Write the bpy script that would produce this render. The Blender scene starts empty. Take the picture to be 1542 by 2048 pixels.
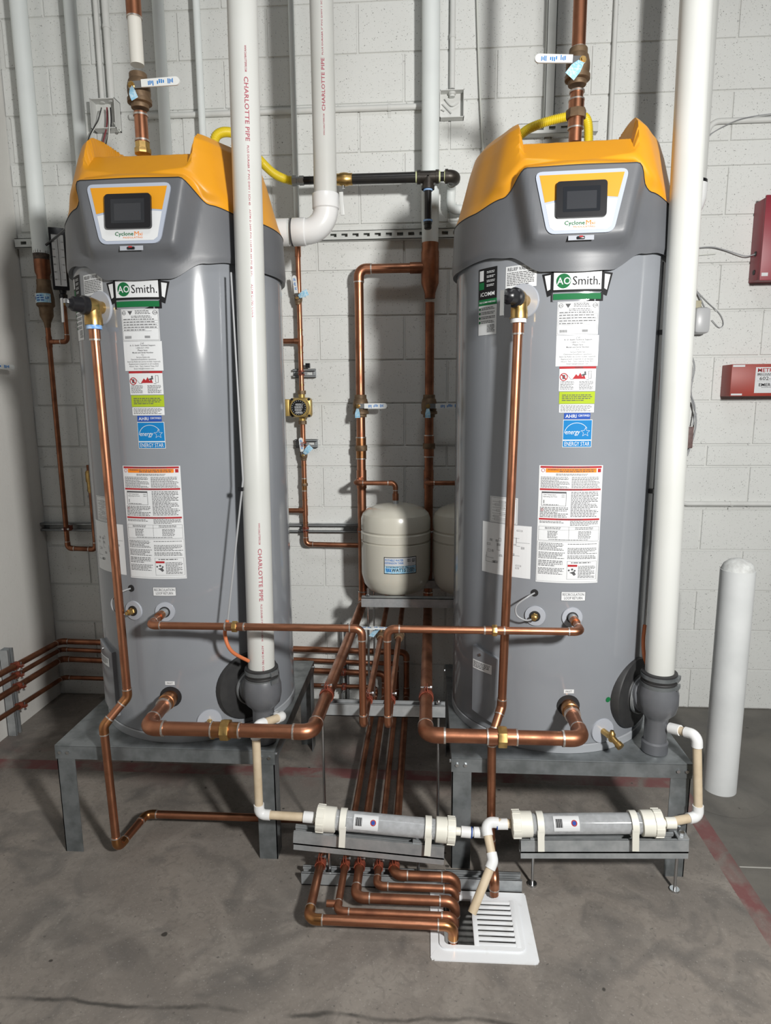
import bpy, bmesh, math, random
from mathutils import Vector, Matrix
random.seed(7)
SC = bpy.context.scene
COL = SC.collection
PI = math.pi
# ------------------------------------------------------------------ camera, world, lights, exposure
F, YAW, PITCH, ROLL = 1300.0, 0.065, 0.1681, -0.0075
CPOS = Vector((1.96, -3.1619, 1.532))
_cy, _sy, _cp, _sp, _cr, _sr = math.cos(YAW), math.sin(YAW), math.cos(PITCH), math.sin(PITCH), math.cos(ROLL), math.sin(ROLL)
FW = Vector((-_sy*_cp, _cy*_cp, -_sp)); _r0 = Vector((_cy, _sy, 0)); _u0 = _r0.cross(FW)
RT = _r0*_cr + _u0*_sr; UP = -_r0*_sr + _u0*_cr
cam = bpy.data.cameras.new('camera'); cam.sensor_fit = 'HORIZONTAL'; cam.sensor_width = 36.0
cam.lens = 36.0*F/1542.0; cam.clip_start = 0.05; cam.clip_end = 100
camo = bpy.data.objects.new('camera', cam); COL.objects.link(camo)
camo.matrix_world = Matrix(((RT.x, UP.x, -FW.x, CPOS.x), (RT.y, UP.y, -FW.y, CPOS.y), (RT.z, UP.z, -FW.z, CPOS.z), (0, 0, 0, 1)))
SC.camera = camo
W = bpy.data.worlds.new('world'); SC.world = W; W.use_nodes = True
W.node_tree.nodes['Background'].inputs[0].default_value = (0.86, 0.93, 1.0, 1)
W.node_tree.nodes['Background'].inputs[1].default_value = 0.032
def area(name, loc, target, size, power, color, sy=None):
    l = bpy.data.lights.new(name, 'AREA'); l.energy = power; l.color = color; l.size = size
    l.shape = 'DISK' if sy is None else 'RECTANGLE'
    if sy: l.size_y = sy
    o = bpy.data.objects.new(name, l); COL.objects.link(o); o.location = loc
    o.rotation_euler = (Vector(target)-Vector(loc)).to_track_quat('-Z', 'Y').to_euler()
    return o
area('key_lamp', (3.15, -3.6, 2.2), (1.7, -0.5, 1.3), 0.24, 185, (1.0, 0.985, 0.955))
area('ceiling_lamp', (2.1, -2.5, 4.7), (2.0, -2.2, 0.0), 1.2, 32, (0.97, 0.985, 1.0), 0.5)
SC.view_settings.view_transform = 'Standard'; SC.view_settings.look = 'None'
SC.view_settings.exposure = -0.5; SC.view_settings.gamma = 1.0; SC.view_settings.use_curve_mapping = False

def P(px, py, X=None, Y=None, Z=None):
    """point seen at photo pixel (px, py) on the plane X=, Y= or Z="""
    d = RT*((px-771)/F) - UP*((py-1024)/F) + FW
    if X is not None: t = (X-CPOS.x)/d.x
    elif Y is not None: t = (Y-CPOS.y)/d.y
    else: t = (Z-CPOS.z)/d.z
    return CPOS + d*t
# ------------------------------------------------------------------ materials
M = {}
def mk(name, c1, c2=None, scale=8.0, rough=0.5, metal=0.0, bump=0.0, bscale=60.0, lo=0.4, hi=0.65, rvar=0.0, spec=0.5, coat=0.0, detail=5.0, alpha=None, stretch=None):
    m = bpy.data.materials.new(name); m.use_nodes = True
    nt = m.node_tree; N = nt.nodes; L = nt.links; b = N['Principled BSDF']
    b.inputs['Base Color'].default_value = (*c1, 1); b.inputs['Roughness'].default_value = rough
    b.inputs['Metallic'].default_value = metal; b.inputs['Specular IOR Level'].default_value = spec
    if coat: b.inputs['Coat Weight'].default_value = coat; b.inputs['Coat Roughness'].default_value = 0.08
    tc = N.new('ShaderNodeTexCoord'); src = tc.outputs['Object']
    if stretch:
        mp = N.new('ShaderNodeMapping'); mp.inputs['Scale'].default_value = stretch; L.new(src, mp.inputs[0]); src = mp.outputs[0]
    if c2 or rvar:
        n = N.new('ShaderNodeTexNoise'); n.inputs['Scale'].default_value = scale; n.inputs['Detail'].default_value = detail; L.new(src, n.inputs['Vector'])
        r = N.new('ShaderNodeMapRange'); r.inputs[1].default_value = lo; r.inputs[2].default_value = hi; L.new(n.outputs['Fac'], r.inputs[0])
        if c2:
            x = N.new('ShaderNodeMix'); x.data_type = 'RGBA'; x.inputs[6].default_value = (*c1, 1); x.inputs[7].default_value = (*c2, 1)
            L.new(r.outputs[0], x.inputs[0]); L.new(x.outputs[2], b.inputs['Base Color'])
        if rvar:
            q = N.new('ShaderNodeMapRange'); q.inputs[3].default_value = rough; q.inputs[4].default_value = rough+rvar
            L.new(r.outputs[0], q.inputs[0]); L.new(q.outputs[0], b.inputs['Roughness'])
    if bump:
        n2 = N.new('ShaderNodeTexNoise'); n2.inputs['Scale'].default_value = bscale; n2.inputs['Detail'].default_value = 3; L.new(tc.outputs['Object'], n2.inputs['Vector'])
        bp = N.new('ShaderNodeBump'); bp.inputs['Strength'].default_value = bump; bp.inputs['Distance'].default_value = 0.002
        L.new(n2.outputs['Fac'], bp.inputs['Height']); L.new(bp.outputs[0], b.inputs['Normal'])
    M[name] = m; return m
mk('heater_paint', (0.225, 0.238, 0.258), (0.208, 0.221, 0.241), 3, 0.11, 0.0, 0.015, 25, rvar=0.04, spec=0.45)
mk('cover_grey', (0.115, 0.12, 0.13), (0.10, 0.105, 0.115), 6, 0.42, 0, 0.05, 400, spec=0.4)
mk('cover_yellow', (0.66, 0.29, 0.013), (0.61, 0.262, 0.013), 5, 0.40, 0, 0.05, 400, spec=0.4)
mk('base_grey', (0.30, 0.315, 0.335), rough=0.38)
mk('gap_black', (0.012, 0.012, 0.013), rough=0.6)
mk('copper', (0.50, 0.228, 0.132), (0.29, 0.122, 0.07), 14, 0.34, 1.0, 0.04, 90, 0.38, 0.72, rvar=0.16)
mk('copper_dull', (0.36, 0.155, 0.085), (0.19, 0.078, 0.045), 16, 0.40, 0.9, 0.05, 90, 0.38, 0.70, rvar=0.15)
mk('copper_bronze', (0.44, 0.215, 0.085), (0.38, 0.165, 0.085), 22, 0.30, 1.0, 0.04, 90, 0.4, 0.65, rvar=0.15)
mk('solder', (0.62, 0.58, 0.54), (0.45, 0.38, 0.33), 90, 0.38, 0.9)
mk('brass', (0.62, 0.42, 0.16), (0.42, 0.27, 0.10), 30, 0.32, 1.0, rvar=0.15)
mk('bronze', (0.20, 0.135, 0.08), (0.13, 0.085, 0.05), 30, 0.55, 0.55, 0.15, 160, rvar=0.1)
mk('pump_gold', (0.50, 0.36, 0.12), (0.42, 0.29, 0.09), 20, 0.42, 0.6)
mk('pvc', (0.565, 0.575, 0.555), (0.53, 0.54, 0.515), 4, 0.28, 0, spec=0.5)
mk('pvc_fitting', (0.74, 0.75, 0.75), rough=0.25)
mk('pvc_cream', (0.76, 0.75, 0.68), (0.70, 0.69, 0.61), 9, 0.42)
mk('pvc_tan', (0.60, 0.50, 0.36), (0.50, 0.40, 0.27), 18, 0.55, bump=0.1, bscale=120)
mk('wall_pipe_paint', (0.74, 0.785, 0.775), (0.69, 0.73, 0.725), 5, 0.55, bump=0.06, bscale=90)
mk('conduit_paint', (0.66, 0.67, 0.65), (0.60, 0.61, 0.59), 8, 0.6)
mk('strut_paint', (0.60, 0.62, 0.60), (0.54, 0.56, 0.54), 8, 0.6)
mk('galvanised', (0.43, 0.45, 0.46), (0.30, 0.32, 0.33), 26, 0.38, 0.5, 0.03, 120, 0.35, 0.7, rvar=0.15)
mk('galvanised_leg', (0.24, 0.26, 0.27), (0.15, 0.165, 0.17), 18, 0.36, 0.6, 0.02, 90, rvar=0.1)
mk('steel', (0.55, 0.56, 0.57), rough=0.28, metal=1.0)
mk('black_iron', (0.014, 0.014, 0.015), (0.02, 0.019, 0.017), 30, 0.34, 0.0)
mk('black_malleable', (0.055, 0.048, 0.04), (0.035, 0.03, 0.026), 25, 0.42, 0.5, 0.2, 200)
mk('black_plastic', (0.012, 0.012, 0.014), rough=0.30, spec=0.4)
mk('rubber', (0.02, 0.02, 0.021), (0.03, 0.03, 0.03), 20, 0.55, bump=0.1, bscale=200)
mk('grey_plastic', (0.115, 0.12, 0.13), (0.095, 0.10, 0.11), 12, 0.33, spec=0.55)
mk('light_grey_plastic', (0.50, 0.51, 0.52), rough=0.35)
mk('disc_grey', (0.36, 0.38, 0.42), rough=0.28)
mk('csst_yellow', (0.72, 0.55, 0.02), rough=0.42)
mk('tank_cream', (0.60, 0.58, 0.50), (0.56, 0.54, 0.46), 4, 0.22, spec=0.5, coat=0.3)
mk('label_white', (0.63, 0.645, 0.655), rough=0.48, spec=0.25)
mk('label_silver', (0.38, 0.42, 0.50), rough=0.45, spec=0.3)
mk('lever_white', (0.70, 0.72, 0.71), rough=0.42)
mk('ink_black', (0.012, 0.012, 0.013), rough=0.6, spec=0.15)
mk('ink_grey', (0.085, 0.085, 0.09), rough=0.6, spec=0.15)
mk('ink_red', (0.36, 0.025, 0.03), rough=0.6, spec=0.15)
mk('pvc_ink', (0.34, 0.06, 0.09), rough=0.5)
mk('ink_orange', (0.75, 0.22, 0.02), rough=0.6, spec=0.15)
mk('ink_green', (0.010, 0.13, 0.042), rough=0.6, spec=0.15)
mk('ink_lime', (0.33, 0.43, 0.02), rough=0.6, spec=0.15)
mk('ink_blue', (0.02, 0.18, 0.52), rough=0.6, spec=0.15)
mk('ink_star_blue', (0.008, 0.17, 0.42), rough=0.6, spec=0.15)
mk('ink_navy', (0.02, 0.07, 0.33), rough=0.6, spec=0.15)
mk('tag_blue', (0.28, 0.56, 0.76), (0.55, 0.72, 0.82), 120, 0.45, lo=0.45, hi=0.6)
mk('tape_blue', (0.10, 0.32, 0.75), (0.45, 0.62, 0.85), 80, 0.5)
mk('thread_tape', (0.75, 0.80, 0.45), rough=0.6)
mk('screen', (0.02, 0.022, 0.026), rough=0.08)
mk('screen_dim', (0.035, 0.037, 0.042), rough=0.2)
mk('clamp_red', (0.30, 0.075, 0.04), (0.18, 0.045, 0.03), 60, 0.5, 0.3)
mk('box_red', (0.26, 0.02, 0.035), (0.22, 0.016, 0.03), 8, 0.42)
mk('box_orange_red', (0.33, 0.035, 0.02), (0.28, 0.03, 0.018), 8, 0.45)
mk('enamel', (0.74, 0.76, 0.78), (0.60, 0.60, 0.58), 18, 0.25, lo=0.6, hi=0.85)
mk('basin_grey', (0.30, 0.30, 0.29), (0.16, 0.155, 0.15), 25, 0.5)
mk('bollard_paint', (0.68, 0.70, 0.70), (0.61, 0.63, 0.63), 6, 0.5, bump=0.08, bscale=60)
mk('bollard_cap', (0.66, 0.68, 0.67), (0.50, 0.51, 0.50), 40, 0.6, bump=0.5, bscale=60)
mk('orange_hose', (0.55, 0.16, 0.06), rough=0.4)
mk('grey_cable', (0.30, 0.31, 0.32), rough=0.5)
mk('wire_brown', (0.20, 0.13, 0.12), (0.14, 0.09, 0.085), 60, 0.6)
mk('wire_red', (0.20, 0.02, 0.03), rough=0.5)
mk('white_cable', (0.66, 0.68, 0.64), rough=0.5)
mk('cream_plastic', (0.45, 0.42, 0.30), rough=0.5)
mk('burnt', (0.03, 0.022, 0.018), (0.10, 0.07, 0.05), 60, 0.7)
mk('white_paint_worn', (0.62, 0.61, 0.56), (0.40, 0.30, 0.22), 14, 0.55, lo=0.62, hi=0.8)
mk('media', (0.60, 0.60, 0.59), (0.72, 0.72, 0.71), 60, 0.5)
# clear plastic tube filled with white media is built from a core and a glassy shell
def shell_mat():
    m = bpy.data.materials.new('clear_tube'); m.use_nodes = True; b = m.node_tree.nodes['Principled BSDF']
    b.inputs['Base Color'].default_value = (0.9, 0.93, 0.97, 1); b.inputs['Roughness'].default_value = 0.08
    b.inputs['Transmission Weight'].default_value = 0.9; b.inputs['IOR'].default_value = 1.3; M['clear_tube'] = m
shell_mat()
def wall_mat(name, base, dark, speck, scale):
    m = bpy.data.materials.new(name); m.use_nodes = True; nt = m.node_tree; N = nt.nodes; L = nt.links; b = N['Principled BSDF']
    g = N.new('ShaderNodeNewGeometry')
    n1 = N.new('ShaderNodeTexNoise'); n1.inputs['Scale'].default_value = 1.7; n1.inputs['Detail'].default_value = 6; L.new(g.outputs['Position'], n1.inputs['Vector'])
    mx = N.new('ShaderNodeMix'); mx.data_type = 'RGBA'; mx.inputs[6].default_value = (*base, 1); mx.inputs[7].default_value = (*dark, 1)
    r1 = N.new('ShaderNodeMapRange'); r1.inputs[1].default_value = 0.42; r1.inputs[2].default_value = 0.75; L.new(n1.outputs['Fac'], r1.inputs[0]); L.new(r1.outputs[0], mx.inputs[0])
    n2 = N.new('ShaderNodeTexNoise'); n2.inputs['Scale'].default_value = scale; n2.inputs['Detail'].default_value = 2; L.new(g.outputs['Position'], n2.inputs['Vector'])
    r2 = N.new('ShaderNodeMapRange'); r2.inputs[1].default_value = 0.335; r2.inputs[2].default_value = 0.28; L.new(n2.outputs['Fac'], r2.inputs[0])
    mul = N.new('ShaderNodeMath'); mul.operation = 'MULTIPLY'; mul.inputs[1].default_value = speck; L.new(r2.outputs[0], mul.inputs[0])
    mx2 = N.new('ShaderNodeMix'); mx2.data_type = 'RGBA'; mx2.inputs[7].default_value = (0.12, 0.12, 0.115, 1); L.new(mx.outputs[2], mx2.inputs[6]); L.new(mul.outputs[0], mx2.inputs[0])
    L.new(mx2.outputs[2], b.inputs['Base Color']); b.inputs['Roughness'].default_value = 0.62
    n3 = N.new('ShaderNodeTexNoise'); n3.inputs['Scale'].default_value = 70; n3.inputs['Detail'].default_value = 4; L.new(g.outputs['Position'], n3.inputs['Vector'])
    sub = N.new('ShaderNodeMath'); sub.operation = 'SUBTRACT'; L.new(n3.outputs['Fac'], sub.inputs[0]); L.new(r2.outputs[0], sub.inputs[1])
    bp = N.new('ShaderNodeBump'); bp.inputs['Strength'].default_value = 0.35; bp.inputs['Distance'].default_value = 0.002; L.new(sub.outputs[0], bp.inputs['Height']); L.new(bp.outputs[0], b.inputs['Normal'])
    M[name] = m
wall_mat('block_paint', (0.675, 0.688, 0.668), (0.62, 0.63, 0.61), 0.8, 190)
wall_mat('mortar_paint', (0.63, 0.64, 0.62), (0.54, 0.545, 0.525), 0.6, 90)
wall_mat('plaster_paint', (0.66, 0.65, 0.62), (0.60, 0.59, 0.56), 0.0, 60)
def floor_mat():
    m = bpy.data.materials.new('concrete'); m.use_nodes = True; nt = m.node_tree; N = nt.nodes; L = nt.links; b = N['Principled BSDF']
    g = N.new('ShaderNodeNewGeometry'); pos = g.outputs['Position']
    def noise(s, d=6, dist=0.0):
        n = N.new('ShaderNodeTexNoise'); n.inputs['Scale'].default_value = s; n.inputs['Detail'].default_value = d; n.inputs['Distortion'].default_value = dist; L.new(pos, n.inputs['Vector']); return n.outputs['Fac']
    def rng(x, a, c, o0=0.0, o1=1.0):
        r = N.new('ShaderNodeMapRange'); r.inputs[1].default_value = a; r.inputs[2].default_value = c; r.inputs[3].default_value = o0; r.inputs[4].default_value = o1; L.new(x, r.inputs[0]); return r.outputs[0]
    def mth(op, a, c=None):
        q = N.new('ShaderNodeMath'); q.operation = op
        for i, v in enumerate((a, c)):
            if v is None: continue
            if isinstance(v, (int, float)): q.inputs[i].default_value = v
            else: L.new(v, q.inputs[i])
        return q.outputs[0]
    def mix(f, a, c):
        x = N.new('ShaderNodeMix'); x.data_type = 'RGBA'; L.new(f, x.inputs[0])
        for i, v in ((6, a), (7, c)):
            if isinstance(v, tuple): x.inputs[i].default_value = (*v, 1)
            else: L.new(v, x.inputs[i])
        return x.outputs[2]
    c = mix(rng(noise(1.6, 7, 0.6), 0.36, 0.66), (0.235, 0.208, 0.182), (0.150, 0.136, 0.122))
    c = mix(rng(noise(2.6, 10, 1.8), 0.50, 0.62, 0, 0.55), c, (0.265, 0.240, 0.212))
    c = mix(rng(noise(5.5, 8, 1.2), 0.52, 0.70, 0, 0.75), c, (0.10, 0.094, 0.088))
    c = mix(rng(noise(14, 9, 0.4), 0.56, 0.74, 0, 0.30), c, (0.31, 0.285, 0.255))
    c = mix(rng(noise(30, 9, 2.0), 0.50, 0.66, 0, 0.45), c, (0.135, 0.122, 0.108))
    c = mix(rng(noise(70, 3), 0.66, 0.74, 0, 0.7), c, (0.07, 0.065, 0.06))
    c = mix(rng(noise(160, 2), 0.62, 0.75, 0, 0.4), c, (0.42, 0.40, 0.37))
    sx = N.new('ShaderNodeSeparateXYZ'); L.new(pos, sx.inputs[0]); X, Y = sx.outputs[0], sx.outputs[1]
    # darker, rough old slab to the right of the painted safety line
    right = mth('MULTIPLY', rng(X, 2.97, 3.0), 0.75)
    c = mix(right, c, mix(rng(noise(3.2, 8, 1.0), 0.4, 0.65), (0.13, 0.125, 0.11), (0.075, 0.074, 0.068)))
    # worn red line: along X at y=-0.68 and along Y at x=2.96
    lx = mth('MULTIPLY', mth('LESS_THAN', mth('ABSOLUTE', mth('ADD', Y, 0.68)), 0.035), mth('LESS_THAN', X, 2.99))
    ly = mth('MULTIPLY', mth('LESS_THAN', mth('ABSOLUTE', mth('SUBTRACT', X, 2.965)), 0.032), mth('LESS_THAN', Y, -0.645))
    line = mth('MAXIMUM', lx, ly)
    wear = rng(noise(9, 9, 0.8), 0.36, 0.60, 0.08, 0.8)
    c = mix(mth('MULTIPLY', line, wear), c, (0.17, 0.042, 0.045))
    halo = mth('MULTIPLY', rng(mth('ABSOLUTE', mth('ADD', Y, 0.62)), 0.22, 0.02), rng(noise(4.5, 6, 0.8), 0.50, 0.66, 0, 0.5))
    c = mix(mth('MULTIPLY', halo, mth('LESS_THAN', X, 2.9)), c, (0.16, 0.05, 0.05))
    # irregular cold joint across the slab in front, and fine cracks
    wob = mth('ADD', mth('MULTIPLY', noise(6, 8, 0.5), 0.06), Y)
    crk = mth('MULTIPLY', rng(mth('ABSOLUTE', mth('ADD', wob, 1.735)), 0.009, 0.002), rng(noise(5, 4), 0.42, 0.56))
    c = mix(mth('MULTIPLY', crk, 0.85), c, (0.045, 0.042, 0.038))
    # drip stains
    c = mix(rng(noise(18, 1), 0.755, 0.775), c, (0.05, 0.045, 0.04))
    # saw-cut control joint
    cut = mth('MULTIPLY', mth('LESS_THAN', mth('ABSOLUTE', mth('ADD', Y, 1.16)), 0.003), mth('GREATER_THAN', X, 3.0))
    c = mix(cut, c, (0.40, 0.39, 0.36))
    L.new(c, b.inputs['Base Color'])
    L.new(rng(noise(3, 6), 0.35, 0.7, 0.42, 0.72), b.inputs['Roughness'])
    bp = N.new('ShaderNodeBump'); bp.inputs['Strength'].default_value = 0.35; bp.inputs['Distance'].default_value = 0.004
    h = mth('ADD', mth('MULTIPLY', noise(45, 6), 0.5), noise(7, 6)); L.new(h, bp.inputs['Height']); L.new(bp.outputs[0], b.inputs['Normal'])
    M['concrete'] = m
floor_mat()
# ------------------------------------------------------------------ mesh helpers
ORG = {}
class MB:
    def __init__(s): s.v = []; s.f = []
    def add(s, vs, fs):
        o = len(s.v); s.v += [Vector(p) for p in vs]; s.f += [tuple(i+o for i in f) for f in fs]; return s
    def tube(s, path, r, seg=12, cap=True):
        path = [Vector(p) for p in path]; n = len(path); rr = r if isinstance(r, (list, tuple)) else [r]*n
        T = []
        for i in range(n):
            a = path[max(i-1, 0)]; b = path[min(i+1, n-1)]; t = (b-a); T.append(t.normalized() if t.length > 1e-9 else Vector((0, 0, 1)))
        u = T[0].orthogonal().normalized(); vs = []; fs = []
        for i in range(n):
            if i:
                ax = T[i-1].cross(T[i])
                if ax.length > 1e-9: u = Matrix.Rotation(T[i-1].angle(T[i]), 3, ax.normalized()) @ u
            w = T[i].cross(u)
            for k in range(seg):
                a = 2*PI*k/seg; vs.append(path[i] + (u*math.cos(a)+w*math.sin(a))*rr[i])
        for i in range(n-1):
            for k in range(seg):
                k2 = (k+1) % seg; fs.append((i*seg+k, i*seg+k2, (i+1)*seg+k2, (i+1)*seg+k))
        if cap:
            fs.append(tuple(range(seg-1, -1, -1))); fs.append(tuple((n-1)*seg+k for k in range(seg)))
        return s.add(vs, fs)
    def cyl(s, a, b, r, r2=None, seg=20):
        return s.tube([a, b], [r, r if r2 is None else r2], seg)
    def lathe(s, o, ax, prof, seg=28):
        o = Vector(o); ax = Vector(ax).normalized(); u = ax.orthogonal().normalized(); w = ax.cross(u); vs = []; fs = []; n = len(prof)
        for r, h in prof:
            for k in range(seg):
                a = 2*PI*k/seg; vs.append(o+ax*h+(u*math.cos(a)+w*math.sin(a))*r)
        for i in range(n-1):
            for k in range(seg):
                k2 = (k+1) % seg; fs.append((i*seg+k, i*seg+k2, (i+1)*seg+k2, (i+1)*seg+k))
        if prof[0][0] > 1e-6: fs.append(tuple(range(seg-1, -1, -1)))
        if prof[-1][0] > 1e-6: fs.append(tuple((n-1)*seg+k for k in range(seg)))
        return s.add(vs, fs)
    def box(s, c, d, ex=(1, 0, 0), ez=(0, 0, 1), bev=0.0):
        c = Vector(c); ex = Vector(ex).normalized(); ez = Vector(ez); ez = (ez-ex*ez.dot(ex)).normalized(); ey = ez.cross(ex)
        hx, hy, hz = d[0]/2, d[1]/2, d[2]/2
        if bev <= 0:
            vs = [c+ex*hx*i+ey*hy*j+ez*hz*k for k in (-1, 1) for j in (-1, 1) for i in (-1, 1)]
            return s.add(vs, [(0, 2, 3, 1), (4, 5, 7, 6), (0, 1, 5, 4), (1, 3, 7, 5), (3, 2, 6, 7), (2, 0, 4, 6)])
        bm = bmesh.new(); bmesh.ops.create_cube(bm, size=1)
        for v in bm.verts: v.co = Vector((v.co.x*d[0], v.co.y*d[1], v.co.z*d[2]))
        bmesh.ops.bevel(bm, geom=bm.edges[:], offset=bev, segments=2, affect='EDGES', profile=0.5)
        bm.verts.index_update()
        vs = [c+ex*v.co.x+ey*v.co.y+ez*v.co.z for v in bm.verts]; fs = [tuple(v.index for v in f.verts) for f in bm.faces]; bm.free()
        return s.add(vs, fs)
    def prism(s, pts, ext):
        pts = [Vector(p) for p in pts]; e = Vector(ext); n = len(pts)
        return s.add(pts+[p+e for p in pts], [tuple(range(n-1, -1, -1)), tuple(range(n, 2*n))]+[(i, (i+1) % n, n+(i+1) % n, n+i) for i in range(n)])
    def ring(s, c, ax, r0, r1, w, seg=24):
        """flat band: hollow ring around axis"""
        o = Vector(c)-Vector(ax).normalized()*w/2
        ax = Vector(ax).normalized(); u = ax.orthogonal().normalized(); q = ax.cross(u); vs = []; fs = []
        prof = [(r0, 0), (r1, 0), (r1, w), (r0, w)]
        for r, h in prof:
            for k in range(seg):
                a = 2*PI*k/seg; vs.append(o+ax*h+(u*math.cos(a)+q*math.sin(a))*r)
        for i in range(4):
            j = (i+1) % 4
            for k in range(seg):
                k2 = (k+1) % seg; fs.append((i*seg+k, i*seg+k2, j*seg+k2, j*seg+k))
        return s.add(vs, fs)
    def build(s, name, mat, parent=None, smooth=True, ang=38, recalc=True):
        me = bpy.data.meshes.new(name)
        o = ORG[parent.name] if parent else None
        if o is None:
            xs = [p.x for p in s.v]; ys = [p.y for p in s.v]; zs = [p.z for p in s.v]
            o = Vector(((min(xs)+max(xs))/2, (min(ys)+max(ys))/2, min(zs)))
        me.from_pydata([p-o for p in s.v], [], s.f)
        if recalc:
            bm = bmesh.new(); bm.from_mesh(me); bmesh.ops.recalc_face_normals(bm, faces=bm.faces[:]); bm.to_mesh(me); bm.free()
        me.materials.append(M[mat]); me.validate()
        if smooth:
            me.polygons.foreach_set('use_smooth', [True]*len(me.polygons)); me.set_sharp_from_angle(angle=math.radians(ang))
        ob = bpy.data.objects.new(name, me); COL.objects.link(ob)
        if parent: ob.parent = parent
        else: ob.location = o
        ORG[ob.name] = o
        return ob
def thing(name, label, cat, loc=(0, 0, 0), group=None, kind=None):
    o = bpy.data.objects.new(name, None); COL.objects.link(o); o.location = loc; o.empty_display_size = 0.05
    ORG[o.name] = Vector(loc); o['label'] = label; o['category'] = cat
    if group: o['group'] = group
    if kind: o['kind'] = kind
    return o
def tag(o, label, cat, group=None, kind=None):
    o['label'] = label; o['category'] = cat
    if group: o['group'] = group
    if kind: o['kind'] = kind
    return o
def V(*a): return Vector(a)
def arc(p0, p1, p2, R, n=8):
    a = (p0-p1).normalized(); b = (p2-p1).normalized(); ang = a.angle(b)
    t = R/math.tan(ang/2); s = p1+a*t; e = p1+b*t
    cen = p1+(a+b).normalized()*(R/math.sin(ang/2)); out = []
    v0 = s-cen; v1 = e-cen; tot = v0.angle(v1); ax = v0.cross(v1).normalized()
    for i in range(n+1): out.append(cen+Matrix.Rotation(tot*i/n, 3, ax) @ v0)
    return out, t
def run(root, pts, r, mat, el=None, R=None, sol='solder', name='pipe', ename='elbow', k=1.13, sl=None, seg=None):
    """pipe run: every straight length, every elbow and its solder rings"""
    pts = [Vector(p) for p in pts]; el = el or mat; R = R or 1.75*r; seg = seg or (12 if r < 0.016 else 20); sl = sl if sl is not None else 0.9*r+0.004
    st = pts[0]
    for i in range(1, len(pts)-1):
        a, t = arc(pts[i-1], pts[i], pts[i+1], R, 7)
        d0 = (pts[i-1]-pts[i]).normalized(); d1 = (pts[i+1]-pts[i]).normalized()
        if (a[0]-st).length > 0.002: MB().tube([st, a[0]], r, seg).build(name, mat, root)
        e = MB().tube([a[0]+d0*sl]+a+[a[-1]+d1*sl], r*k, seg).build(ename, el, root)
        if sol:
            for q, d in ((a[0]+d0*sl, d0), (a[-1]+d1*sl, d1)): MB().ring(q, d, r*0.9, r*(k+0.03), 0.004 if r < 0.018 else 0.006, seg).build('solder_joint', sol, e)
        st = a[-1]
    MB().tube([st, pts[-1]], r, seg).build(name, mat, root)
def spline(pts, n=8):
    pts = [Vector(p) for p in pts]; out = []
    for i in range(len(pts)-1):
        p0 = pts[max(i-1, 0)]; p1 = pts[i]; p2 = pts[i+1]; p3 = pts[min(i+2, len(pts)-1)]
        for j in range(n):
            t = j/n; out.append(0.5*((2*p1)+(p2-p0)*t+(2*p0-5*p1+4*p2-p3)*t*t+(3*p1-p0-3*p2+p3)*t*t*t))
    out.append(pts[-1]); return out
def coupling(root, p, ax, r, L, mat, name='coupling', sol=None):
    ax = Vector(ax).normalized(); p = Vector(p)
    c = MB().cyl(p-ax*L/2, p+ax*L/2, r).build(name, mat, root)
    if sol:
        for q in (-1, 1): MB().ring(p+ax*q*L/2, ax, r*0.8, r*1.03, 0.005).build('solder_joint', sol, c)
    return c
def union(root, p, ax, r, mat='brass', smat='copper', k=1.5, L=None, name='union', nut=True):
    ax = Vector(ax).normalized(); p = Vector(p); L = L or 3.4*r
    u = MB().cyl(p-ax*L/2, p+ax*L/2, r*1.15).build(name, smat, root)
    MB().lathe(p-ax*r*0.62, ax, [(r*1.2, 0), (r*k*0.97, 0.0), (r*k, 0.12*r), (r*k, 1.1*r), (r*k*0.97, 1.24*r), (r*1.2, 1.24*r)], 8 if nut else 24).build('union_nut', mat, u, ang=25)
    for q in (-1, 1): MB().ring(p+ax*q*L/2, ax, r*0.9, r*1.19, 0.005).build('solder_joint', 'solder', u)
    return u
def tee(root, p, ax, br, r, mat, rb=None, k=1.14):
    ax = Vector(ax).normalized(); br = Vector(br).normalized(); p = Vector(p); rb = rb or r
    return MB().cyl(p-ax*r*2.1, p+ax*r*2.1, r*k).cyl(p, p+br*(r*1.2+rb*1.2), rb*k).build('tee', mat, root)
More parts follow.
